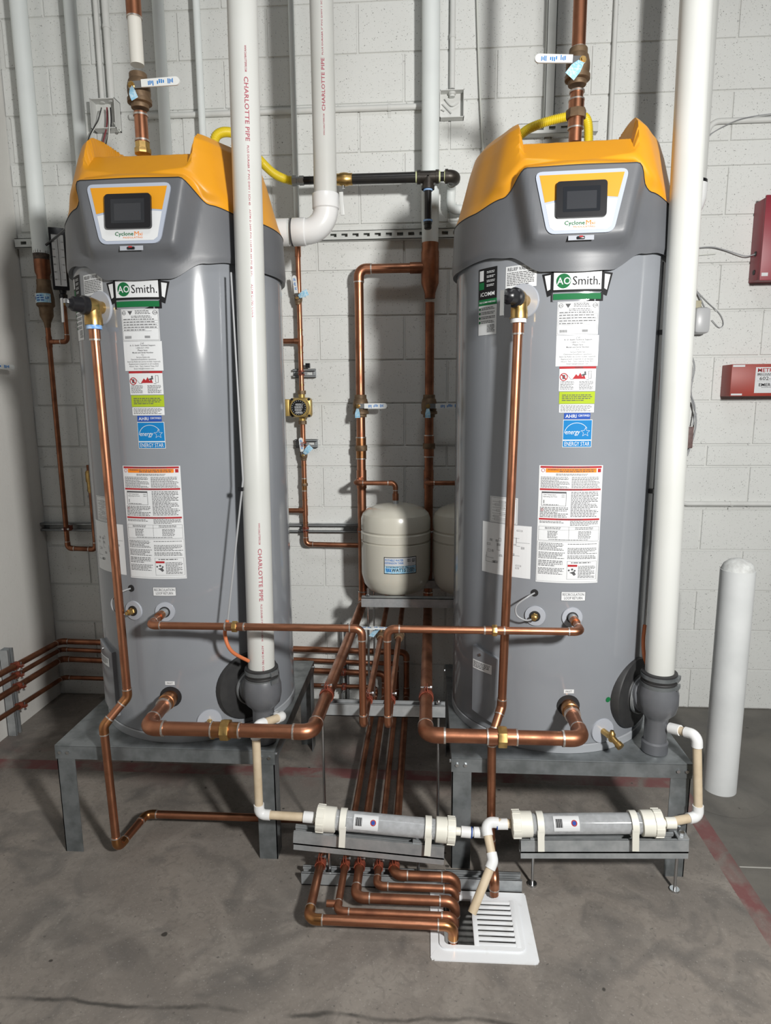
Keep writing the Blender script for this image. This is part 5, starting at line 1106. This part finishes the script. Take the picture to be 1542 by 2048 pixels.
# ================================================================== DRAIN LINES ALONG WALL AND FLOOR
zw = [None, 0.10, 0.173, 0.227, 0.289]; zl = [None, 0.119, 0.222, 0.274, 0.318]; yl = [None, 1437, 1395, 1368.8, 1348.5]
dn = [None, 'lowest copper drain pipe along the walls, second from the left at the sink', 'third highest copper drain pipe along the walls, middle one at the sink', 'second highest copper drain pipe along the walls, fourth at the sink', 'topmost copper drain pipe along the walls, nearest the floor strut at the sink']
for k in (1, 2, 3, 4):
    t = thing('drain_line', dn[k], 'pipe', (x5[k], yfr[k], ZF), 'copper drain pipes'); r = rad[k]; yw = -0.060
    pl = P(0, yl[k], X=0.060); d = (pl-V(0.060, yw, zl[k])); far = V(0.060, yw, zl[k])+d*2.2
    run(t, [far, V(0.060, yw, zl[k]), V(x5[k], yw, zw[k]), V(x5[k], yw, ZF) if False else V(x5[k], yw-0.001, ZF), V(x5[k], yfr[k], ZF), V(xen+0.004*k, yfr[k], ZF), V(xen+0.004*k, yfr[k], -0.02)], r, 'copper_dull', R=1.9*r)
    if k == 1: MB().cyl((x5[k]-0.002, yfr[k]+0.03, ZF), (x5[k]-0.035, yfr[k]+0.03, ZF), 0.010, seg=12).build('plug', 'copper_dull', t)
# supports
xv = P(690, 1330, Y=-.02).x
t = thing('pipe_support', 'upright galvanised strut on the wall behind the sloping copper main', 'pipe support', (xv, -0.02, 0))
strut_mesh((xv, -0.0205, 0.0), (xv, -0.0205, 0.42), (0, -1, 0), slots=True).build('strut_channel', 'galvanised', t, smooth=False)
for k in (1, 2, 3, 4):
    zz = lerp(zl[k], zw[k], xv/x5[k]); clamp(t, (xv, -0.060, zz), (1, 0, 0), (0, -1, 0), rad[k]+0.001)
t = thing('pipe_support', 'upright galvanised strut on the left wall holding four copper pipes', 'pipe support', (0.02, -0.43, 0))
ys_ = -0.43
strut_mesh((0.0225, ys_, 0.0), (0.0225, ys_, 0.42), (1, 0, 0)).build('strut_channel', 'galvanised', t, smooth=False)
for k in (1, 2, 3, 4):
    pl = P(0, yl[k], X=0.060); tq = (ys_+0.060)/(pl.y+0.060); clamp(t, (0.060, ys_, lerp(zl[k], pl.z, tq)), (0, 1, 0), (1, 0, 0), rad[k]+0.001)
# floor struts
yfs = -1.30
t = thing('pipe_support', 'galvanised strut lying on the floor clamping five copper drain pipes', 'pipe support', (1.79, yfs, 0))
strut_mesh((1.560, yfs, 0.0212), (2.020, yfs, 0.0212), (0, 0, 1)).build('strut_channel', 'galvanised', t, smooth=False)
for k in range(5): clamp(t, (x5[k], yfs, ZF), (0, 1, 0), (0, 0, 1), (rad[k] if k else RR)+0.001)
strut((2.024, -1.297, 0.0212), (2.262, -1.297, 0.0212), (0, 0, 1), 'short empty galvanised strut on the floor behind the sink', 'galvanised')
# ================================================================== FLOOR SINK
t = thing('floor_sink', 'white enamel floor sink with half grate set in the concrete', 'floor drain', (2.12, -1.45, 0))
fx0, fx1, fy0, fy1 = 1.972, 2.272, -1.585, -1.322
rd = random.Random(4)
def ringrect(mb, o, i, z0, z1):
    """frame between outer loop o and inner loop i"""
    n = len(o); vs = [V(x, y, z1) for x, y in o]+[V(x, y, z1) for x, y in i]+[V(x, y, z0) for x, y in o]+[V(x, y, z0) for x, y in i]; fs = []
    for k in range(n):
        j = (k+1) % n; fs += [(k, j, n+j, n+k), (2*n+k, 2*n+j, j, k), (n+k, n+j, 3*n+j, 3*n+k)]
    mb.add(vs, fs)
def loop(x0, x1, y0, y1, r, n=5, jit=0.0):
    out = []
    for cx_, cy_, a0 in ((x1-r, y1-r, 0), (x0+r, y1-r, PI/2), (x0+r, y0+r, PI), (x1-r, y0+r, 1.5*PI)):
        for q in range(n+1):
            a = a0+PI/2*q/n; out.append((cx_+r*math.cos(a)+rd.uniform(-jit, jit), cy_+r*math.sin(a)+rd.uniform(-jit, jit)))
    return out
m = MB(); ringrect(m, loop(fx0, fx1, fy0, fy1, 0.012, 5, 0.0025), loop(HX0+0.004, HX1-0.004, HY0+0.004, HY1-0.004, 0.02), -0.004, 0.004); m.build('flange', 'enamel', t, ang=30)
m = MB(); ringrect(m, loop(HX0+0.004, HX1-0.004, HY0+0.004, HY1-0.004, 0.02), loop(HX0+0.018, HX1-0.018, HY0+0.018, HY1-0.018, 0.014), 0.002, 0.009); m.build('rim', 'enamel', t, ang=50)
m = MB(); A = loop(HX0+0.006, HX1-0.006, HY0+0.006, HY1-0.006, 0.02); Bq = loop(HX0+0.030, HX1-0.030, HY0+0.03, HY1-0.03, 0.02); n = len(A)
m.add([V(x, y, 0.002) for x, y in A]+[V(x, y, -0.15) for x, y in Bq], [(k, (k+1) % n, n+(k+1) % n, n+k) for k in range(n)]+[tuple(range(n, 2*n))]); m.build('basin', 'basin_grey', t)
gx0, gx1 = 2.098, HX1-0.016; gy0, gy1 = HY0+0.016, HY1-0.016
for x in (gx0+0.007, gx1-0.006): MB().box((x, (gy0+gy1)/2, 0.005), (0.015, gy1-gy0, 0.010), bev=0.0025).build('grate_rail', 'enamel', t)
N = 9
for q in range(N):
    y = gy0+(gy1-gy0)*(q+0.5)/N; MB().box(((gx0+gx1)/2, y, 0.0065), (gx1-gx0-0.02, 0.0118, 0.006), bev=0.0022).build('grate_bar', 'enamel', t)
# ================================================================== CONDENSATE NEUTRALISERS
YN = -1.30
def neutraliser(pxa, pxb, label, lab_at):
    a = P(*pxa, Y=YN); b = P(*pxb, Y=YN); d = (b-a).normalized(); t = thing('neutraliser_tube', label, 'filter tube', ((a+b)/2)-V(0, 0, 0.045), 'condensate neutraliser tubes'); L = (b-a).length; r = 0.0310
    MB().cyl(a+d*0.05, b-d*0.05, r-0.003, seg=32).build('media', 'media', t)
    MB().cyl(a+d*0.03, b-d*0.03, r, seg=32).build('clear_tube', 'clear_tube', t)
    for s, q in ((1, a), (-1, b)):
        e = d*s
        MB().lathe(q, e, [(0.028, -0.002), (0.0405, 0.0), (0.041, 0.004), (0.041, 0.024), (0.0385, 0.026), (0.038, 0.060), (0.034, 0.062)], 36).build('end_cap', 'pvc_cream', t)
        m = MB()
        for k in range(8):
            an = 2*PI*k/8; u = e.orthogonal().normalized(); w = e.cross(u); m.box(q+e*0.013+(u*math.cos(an)+w*math.sin(an))*0.0408, (0.024, 0.012, 0.003), e, u*math.cos(an)+w*math.sin(an))
        m.build('cap_ribs', 'pvc_cream', t)['kind'] = 'stuff'
    for q in (a+d*0.085, b-d*0.085):
        MB().ring(q, d, r+0.0005, 0.0375, 0.020, 32).box(q+V(0, -0.034, -0.034), (0.020, 0.006, 0.070), d).build('tube_clip', 'pvc_cream', t)
    m = MB(); f = cylmap3(a+d*lab_at, d, r); rect(m, -0.026, 0.026, -0.022, 0.020, f, 0.0006, 1)
    rows = MB()
    vs = []
    for i in range(9):
        w = -0.024+0.046*i/8; vs += [f(-0.036, w, 0.0008), f(0.042, w, 0.0008)]
    lb = MB().add(vs, [(2*i, 2*i+1, 2*i+3, 2*i+2) for i in range(8)]); lb = pr(lb, 'label', 'label_white', t)
    m = MB()
    for i in range(11):
        for q in range(8): rect(m, -0.030+i*0.0019, -0.0291+i*0.0019+(i % 3)*0.0004, -0.012+q*0.003, -0.009+q*0.003, f, 0.0014, 1)
    pr(m, 'barcode', 'ink_black', lb); m = MB(); disc(m, 0.026, 0.0, 0.009, f, 0.0014, 18, 0.0062); pr(m, 'emblem', 'ink_red', lb); m = MB(); disc(m, 0.026, 0.0, 0.0058, f, 0.0020, 18); pr(m, 'emblem', 'ink_navy', lb)
    return t, a, b, d
def cylmap3(o, d, r):
    fr = V(0, -1, 0.75).normalized(); fr = (fr-d*fr.dot(d)).normalized(); sd = d.cross(fr)
    sd = -sd if sd.z < 0 else sd
    return lambda u, v, e: o+d*u+(fr*math.cos(v/r)+sd*math.sin(v/r))*(r+e)
n1, na, nb, nd = neutraliser((634, 1636), (910, 1662), 'clear neutraliser tube with cream caps left of the centre drain elbow', 0.155)
n2, ma, mb_, md = neutraliser((1024, 1648), (1322, 1646), 'clear neutraliser tube with cream caps under the right heater', 0.160)
def nsupport(px0, px1, zc0, zc1, rods, z0, label, twin):
    t = thing('tube_support', label, 'strut support', ((px0+px1)/2, YN, 0), 'neutraliser supports'); 
    for dy, dz in ((0.0, 0.0),):
        strut_mesh((px0, YN, zc0), (px1, YN, zc1), (0, 0, 1)).build('strut_channel', 'galvanised', t, smooth=False)
        strut_mesh((px0, YN, zc0-0.031), (px1, YN, zc1-0.031), (0, 0, -1), h=0.021).build('strut_channel', 'galvanised', t, smooth=False)
    for x in rods:
        zc = lerp(zc0, zc1, (x-px0)/(px1-px0)); MB().cyl((x, YN+(0.0 if z0 else 0.02), z0), (x, YN+(0.0 if z0 else 0.02), zc+0.04), 0.0048, seg=10).build('threaded_rod', 'steel', t)
        MB().box((x, YN, zc+0.023), (0.034, 0.036, 0.005)).build('square_washer', 'galvanised', t); MB().cyl((x, YN, zc+0.026), (x, YN, zc+0.036), 0.009, seg=6).build('nut', 'steel', t)
        if not z0: MB().cyl((x, YN+0.02, 0), (x, YN+0.02, 0.007), 0.015, seg=12).build('rod_foot', 'steel', t)
    return t
off = 0.062
nsupport(P(587, 1690, Y=YN-.02).x, P(888, 1712, Y=YN-.02).x, na.z-off+0.004, nb.z-off-0.002, [1.650, 1.935], 0.02, 'galvanised strut support under the left neutraliser tube', True)
nsupport(P(1042, 1690, Y=YN-.02).x, P(1378, 1690, Y=YN-.02).x, ma.z-off, mb_.z-off, [2.300, 2.745], 0.0, 'galvanised strut support under the right neutraliser tube', True)
# ---- condensate piping
RP = 0.0133
def cpipe(t, pts, el='pvc_fitting'):
    run(t, pts, RP, 'pvc_tan', el, R=0.020, sol=None, k=1.24, sl=0.016, seg=18)
t = thing('condensate_pipe', 'white and tan plastic drain pipe from the left heater trap', 'pipe', (vlb.x, YN, 0.2), 'condensate pipes')
s0 = V(vlb.x+0.030, vlb.y, 0.492)
q1 = P(566, 1432, Y=-1.175); q2 = P(511, 1452, Y=YN); q3 = V(q2.x, YN, na.z+0.006)
MB().cyl(V(vlb.x, vlb.y, 0.497), s0.lerp(q1, 0.35), 0.0125, seg=16).build('outlet_stub', 'grey_plastic', t)
cpipe(t, [s0.lerp(q1, 0.25), q1, q2, q3, na-nd*0.012])
for s in (0.030, ): coupling(t, na-nd*0.026, nd, 0.0175, 0.034, 'pvc_fitting')
MB().cyl(na-nd*0.012, na+nd*0.004, 0.0125, seg=16).build('nipple', 'pvc_cream', t)
t = thing('condensate_pipe', 'white and tan plastic drain pipe from the right heater trap', 'pipe', (P(1396, 1550, Y=YN).x, YN, 0.2), 'condensate pipes')
s0 = V(vrb.x+0.020, vrb.y-0.010, 0.492); q1 = P(1394, 1470, Y=-1.245); q3 = V(P(1391, 1640, Y=-1.245).x, -1.262, mb_.z)
MB().cyl(V(vrb.x, vrb.y, 0.495), s0.lerp(q1, 0.22), 0.0135, seg=16).build('outlet_stub', 'grey_plastic', t)
MB().ring(s0.lerp(q1, 0.23), q1-s0, 0.010, 0.0145, 0.006, 16).build('thread_tape', 'tape_blue', t)
coupling(t, s0.lerp(q1, 0.36), q1-s0, 0.0172, 0.036, 'pvc_fitting')
cpipe(t, [s0.lerp(q1, 0.3), q1, V(q3.x, -1.262, q3.z), V(q3.x-0.02, -1.262, q3.z)][:2]+[q3, mb_+md*0.010])
coupling(t, mb_+md*0.028, md, 0.0172, 0.030, 'pvc_cream'); MB().cyl(mb_-md*0.004, mb_+md*0.014, 0.0125, seg=16).build('nipple', 'pvc_cream', t)
t = thing('condensate_pipe', 'white elbows and cut tan pipe end above the floor sink', 'pipe', (2.06, -1.42, 0.03), 'condensate pipes')
ce = P(970, 1643, Y=YN); c2 = P(986, 1722, Y=-1.375); c3 = P(944, 1826, Z=0.035)
cpipe(t, [ma-md*0.004, ce, c2, c3])
coupling(t, ma-md*0.030, md, 0.0168, 0.032, 'pvc_fitting'); MB().ring(ma-md*0.047, md, 0.012, 0.0172, 0.003, 16).build('joint_line', 'ink_navy', t)
ce2 = V(ce.x-0.004, YN, nb.z-0.002)
MB().cyl(nb-nd*0.002, nb+nd*0.02, 0.0125, seg=16).build('nipple', 'pvc_cream', t); coupling(t, nb+nd*0.034, nd, 0.0172, 0.030, 'pvc_fitting')
MB().cyl(nb+nd*0.045, ce2, RP, seg=16).build('pipe', 'pvc', t); MB().cyl(ce2-V(0.03, 0, 0), ce2+V(0.012, 0, 0), 0.0165, seg=18).build('tee', 'pvc_fitting', t); MB().ring(nb+nd*0.052, nd, 0.012, 0.0172, 0.003, 16).build('joint_line', 'ink_navy', t)
# ================================================================== LEFT CORNER: BALANCING VALVE AND THERMOMETER
def az(py): return P(86, py, Y=YA).z
t = thing('mixing_valve_line', 'corner copper line with bronze valve hanging below the thick painted pipe', 'pipe', (xA, YA, az(1100)))
MB().lathe((xA, YA, 0), (0, 0, 1), [(0.0335, az(522)), (0.036, az(506)), (0.0355, az(495))], 20).build('scorched_end', 'burnt', t)
MB().lathe((xA, YA, 0), (0, 0, 1), [(0.0285, az(578)), (0.0285, az(552)), (0.0345, az(544)), (0.0345, az(520))], 24).build('coupling', 'copper_dull', t)
b = MB().lathe((xA, YA, 0), (0, 0, 1), [(0.013, az(656)), (0.016, az(646)), (0.030, az(632)), (0.031, az(616)), (0.040, az(612)), (0.040, az(598)), (0.036, az(585)), (0.031, az(572)), (0.031, az(560))], 24).build('bronze_valve', 'bronze', t)
fm = cylmap((xA, YA), 0.0405); mm = MB(); rect(mm, -0.022, 0.046, az(607), az(589), fm, 0.001, 8); pr(mm, 'tag', 'tag_blue', b); mm = MB(); rect(mm, -0.040, -0.022, az(608), az(588), fm, 0.0012, 3); pr(mm, 'tag', 'label_white', b); mm = MB(); text(mm, 'LF', 0.030, az(598), fm, h=0.012, bold=1, eps=0.002); rd = random.Random(9); fine(mm, -0.018, 0.016, az(605), az(591), 3, fm, 0.002, rd); disc(mm, -0.031, az(598), 0.007, fm, 0.002, 12, 0.004); pr(mm, 'print', 'ink_navy', b)
xq = P(188, 1100, Y=YA).x+0.01
run(t, [V(xA, YA, az(650)), V(xA, YA, az(1096)), V(xq, YA, az(1098)), V(xq, YA, az(930))], 0.0120, 'copper_dull', R=0.02)
zt_ = az(684); xth = P(131, 640, Y=YA).x
tee(t, (xA, YA, zt_), (0, 0, 1), (1, 0, 0), 0.0120, 'copper_dull', 0.010)
run(t, [V(xA+0.02, YA, zt_), V(xth, YA, zt_), V(xth, YA, az(612))], 0.0105, 'copper_dull', R=0.018)
coupling(t, (xth, YA, az(604)), (0, 0, 1), 0.0145, 0.040, 'brass', 'brass_nut'); MB().lathe((xq, YA, az(985)), (0, 0, 1), [(0.013, 0), (0.016, 0.01), (0.016, 0.05), (0.02, 0.055), (0.02, 0.10), (0.015, 0.11)], 12).build('brass_fitting', 'brass', t)
clamp(sL, (xA, YA+0.02, ZS2), (0, 0, 1), (0, -1, 0), 0.0145)
tag(strut_mesh((xq-0.045, -0.0205, az(990)), (xq+0.06, -0.0205, az(990)), (0, -1, 0), slots=True).build('wall_bracket', 'galvanised', smooth=False), 'short galvanised bracket on the wall peeking out behind left heater', 'bracket', 'short pipe brackets')
t = thing('thermometer', 'black framed industrial thermometer in the left corner by the heater', 'thermometer', (xth, YA, az(598)))
zc0, zc1 = az(582), az(458); ctr = P(118, 520, Y=YA-0.012); xc_ = ctr.x
nf = V(CPOS.x-ctr.x, CPOS.y-ctr.y, 0).normalized(); ex = V(-nf.y, nf.x, 0)
MB().box((xc_, ctr.y, (zc0+zc1)/2), (0.070, 0.024, zc1-zc0), ex, bev=0.004).build('case', 'black_plastic', t)
MB().lathe((xth, YA, az(600)), (0, 0, 1), [(0.012, -0.005), (0.018, 0.0), (0.0185, 0.022), (0.012, 0.026), (0.014, 0.03), (0.017, 0.045), (0.017, 0.06)], 18).build('swivel', 'black_plastic', t)
sp = planemap(V(xc_, ctr.y, 0)+nf*0.0122, ex, (0, 0, 1))
mm = MB(); rect(mm, -0.025, 0.025, zc0+0.016, zc1-0.032, sp, 0.0004, 1); pr(mm, 'scale', 'label_white', t)
mm = MB(); H_ = zc1-zc0-0.075
for q in range(31): rect(mm, -0.010-(0.004 if q % 5 == 0 else 0), -0.004, zc0+0.045+H_*q/30, zc0+0.0457+H_*q/30, sp, 0.0012, 1); rect(mm, 0.004, 0.010+(0.004 if q % 5 == 0 else 0), zc0+0.045+H_*q/30, zc0+0.0457+H_*q/30, sp, 0.0012, 1)
for q, w in enumerate(('40', '60', '80', '100', '120', '140', '160')): text(mm, w, -0.019, zc0+0.045+H_*q/6, sp, h=0.006, bold=1, eps=0.0012); text(mm, w, 0.019, zc0+0.045+H_*q/6, sp, h=0.005, eps=0.0012)
rect(mm, -0.0012, 0.0012, zc0+0.02, zc1-0.036, sp, 0.0012, 1); pr(mm, 'markings', 'ink_grey', t)
o = MB().tube(spline([P(92, 490, Y=-.13), P(104, 481, Y=-.15), P(122, 466, Y=-.3), P(140, 450, Y=-.5), P(150, 440, Y=-.62)], 6), 0.0055, 8).build('black_cable', 'black_plastic'); tag(o, 'short black cable from the thick corner pipe to left heater', 'cable')
o = MB().box((xA-0.048, YA+0.05, az(545)), (0.030, 0.003, 0.17)).build('marked_tape', 'label_white'); tag(o, 'strip of marked white tape behind the corner copper coupling', 'tape')
m = MB(); f = planemap((xA-0.048, YA+0.0485, az(548)), (1, 0, 0), (0, 0, 1)); text(m, 'IN 7A-5', 0, 0, f, width=0.08, h=0.016, rot=PI/2, eps=0.0004); pr(m, 'lettering', 'ink_black', o)
# lever of a valve just outside the left edge of the view
pv = P(-75, 727, X=0.075)
t = thing('valve_pipe', 'white valve lever reaching in from the left edge', 'valve', (0.07, pv.y, 1.2))
MB().cyl((0.055, pv.y, 1.0), (0.055, pv.y, 2.1), 0.0143, seg=16).build('pipe', 'copper_dull', t)
ball_valve(t, (0.055, pv.y, pv.z), (0, 0, 1), 0.0143, (0, 1, 0), (1, 0, 0), P(27, 727, X=0.09).y-pv.y)
# ================================================================== RIGHT SIDE
bx, by = 3.118, -0.728
t = thing('bollard', 'white painted steel bollard with rough concrete dome on the right', 'bollard', (bx, by, 0))
MB().cyl((bx, by, 0), (bx, by, 0.905), 0.0605, seg=48).build('post', 'bollard_paint', t)
MB().lathe((bx, by, 0.900), (0, 0, 1), [(0.059, 0), (0.058, 0.008), (0.050, 0.026), (0.034, 0.040), (0.016, 0.047), (0.0, 0.049)], 40).build('domed_cap', 'bollard_cap', t)
MB().lathe((bx, by, 0), (0, 0, 1), [(0.17, 0.0005), (0.12, 0.006), (0.075, 0.012), (0.06, 0.014)], 40).build('concrete_collar', 'concrete', t)
t = thing('alarm_box', 'dark red metal box high on the wall at the right edge', 'electrical box', (3.57, -0.05, 2.05))
zb0, zb1 = P(1507, 567, Y=-.0).z, P(1507, 408, Y=0).z
MB().box((3.57, -0.052, (zb0+zb1)/2), (0.34, 0.098, zb1-zb0), bev=0.003).build('case', 'box_red', t); MB().box((3.572, -0.106, (zb0+zb1)/2), (0.35, 0.012, zb1-zb0+0.012), bev=0.003).build('door', 'box_red', t)
for py in (508, 545): MB().cyl((3.401, -0.05, P(1512, py, Y=-.05).z), (3.398, -0.05, P(1512, py, Y=-.05).z), 0.011, seg=16).build('knockout', 'gap_black', t)
mm = MB(); f = planemap((3.40, -0.1122, zb0), (1, 0, 0), (0, 0, 1)); rect(mm, 0.003, 0.03, 0.012, 0.026, f, 0.0003, 1); pr(mm, 'sticker', 'label_white', t)
zr0, zr1 = P(1443, 793, Y=-.02).z, P(1443, 731, Y=0).z
t = thing('shutoff_box', 'long orange red metal box with white notice on the right wall', 'electrical box', (3.6, -0.05, zr0))
MB().box((3.60, -0.052, (zr0+zr1)/2), (0.57, 0.10, zr1-zr0), bev=0.003).build('case', 'box_orange_red', t)
f = planemap((3.315, -0.1025, zr0), (1, 0, 0), (0, 0, 1)); hb = zr1-zr0
xl = P(1509, 770, Y=-.102).x-3.315
mm = MB(); rect(mm, xl, xl+0.20, 0.014, hb-0.014, f, 0.0004, 1); nl = pr(mm, 'notice', 'label_white', t)
mm = MB(); rect(mm, 0.004, 0.052, 0.004, 0.012, f, 0.0006, 1); pr(mm, 'sticker', 'label_white', t)
mm = MB(); rect(mm, 0.004, 0.056, hb-0.012, hb-0.003, f, 0.0006, 1); pr(mm, 'sticker', 'label_white', t)
mm = MB(); text(mm, 'METRO', xl+0.052, hb-0.027, f, h=0.017, width=0.086, bold=1, eps=0.001); pr(mm, 'lettering', 'ink_red', nl)
mm = MB(); text(mm, 'MECHANICAL', xl+0.058, hb-0.044, f, h=0.007, width=0.098, bold=1, eps=0.001); rd = random.Random(1); fine(mm, xl+0.008, xl+0.18, hb-0.052, hb-0.048, 1, f, 0.001, rd); text(mm, '602-2', xl+0.050, hb-0.063, f, h=0.015, width=0.062, eps=0.001); rect(mm, xl+0.008, xl+0.19, hb-0.0745, hb-0.074, f, 0.001, 1); text(mm, 'EMERGENCY', xl+0.080, hb-0.091, f, h=0.0135, width=0.124, bold=1, eps=0.001); fine(mm, xl+0.03, xl+0.17, hb-0.104, hb-0.100, 1, f, 0.001, rd); pr(mm, 'lettering', 'ink_black', nl)
# white sensor on the wall behind the right exhaust pipe
pc = P(1402, 642, Y=-.04)
t = thing('wall_sensor', 'off white plastic sensor with wires beside the right exhaust pipe', 'sensor', (pc.x, -0.03, pc.z-0.06))
MB().box((pc.x-0.004, -0.040, pc.z), (0.070, 0.076, 0.115), bev=0.018).build('cover', 'light_grey_plastic', t)
MB().box((pc.x-0.040, -0.030, pc.z-0.01), (0.012, 0.05, 0.13)).build('base_plate', 'black_plastic', t)
MB().box((pc.x-0.030, -0.020, pc.z+0.074), (0.06, 0.03, 0.034), bev=0.004).build('bracket', 'cream_plastic', t)
MB().tube(spline([P(1392, 580, Y=-.02), P(1402, 600, Y=-.02), P(1410, 618, Y=-.04)], 5), 0.0035, 6).build('wire', 'grey_cable', t)
MB().tube(spline([P(1390, 578, Y=-.015), P(1415, 604, Y=-.012), P(1440, 628, Y=-.012), P(1447, 648, Y=-.012), P(1438, 655, Y=-.012), P(1424, 640, Y=-.015)], 6), 0.0016, 6).build('wire', 'grey_cable', t)
t = thing('wire_bundle', 'loose grey wires tied in a bundle below the white sensor', 'wires', P(1382, 910, Y=-.03))
MB().tube(spline([P(1382, 708, Y=-.03), P(1389, 735, Y=-.03), P(1382, 775, Y=-.03), P(1384, 800, Y=-.03), P(1392, 835, Y=-.03), P(1388, 870, Y=-.03), P(1374, 912, Y=-.03)], 6), 0.0036, 6).build('wire', 'grey_cable', t)
MB().tube(spline([P(1381, 712, Y=-.035), P(1384, 740, Y=-.035), P(1380, 780, Y=-.035), P(1390, 815, Y=-.035), P(1386, 850, Y=-.035)], 6), 0.0030, 6).build('wire', 'grey_cable', t)
MB().box(P(1379, 875, Y=-.03), (0.03, 0.012, 0.10), bev=0.003).build('wrapped_tag', 'wire_brown', t)
o = MB().tube(spline([P(1380, 498, Y=-.02), P(1420, 494, Y=-.02), P(1450, 500, Y=-.02), P(1490, 512, Y=-.03), V(3.40, -0.05, P(1512, 508, Y=-.05).z)], 6), 0.0026, 6).build('loose_cable', 'grey_cable'); tag(o, 'grey cable running from behind exhaust pipe into the red box', 'cable')
o = MB().tube([P(1380, 512, Y=-.012), P(1432, 507, Y=-.012)], 0.003, 6).build('cable_end', 'white_cable'); tag(o, 'short straight white cable end on the wall below the red box cable', 'cable')
o = MB().tube(spline([P(1405, 290, Y=-.02), P(1425, 266, Y=-.03), P(1470, 242, Y=-.04), P(1510, 232, Y=-.035), P(1560, 226, Y=-.03)], 6), 0.0022, 6).build('loose_cable', 'grey_cable'); tag(o, 'thin grey wire draped over the high bent conduit', 'cable')
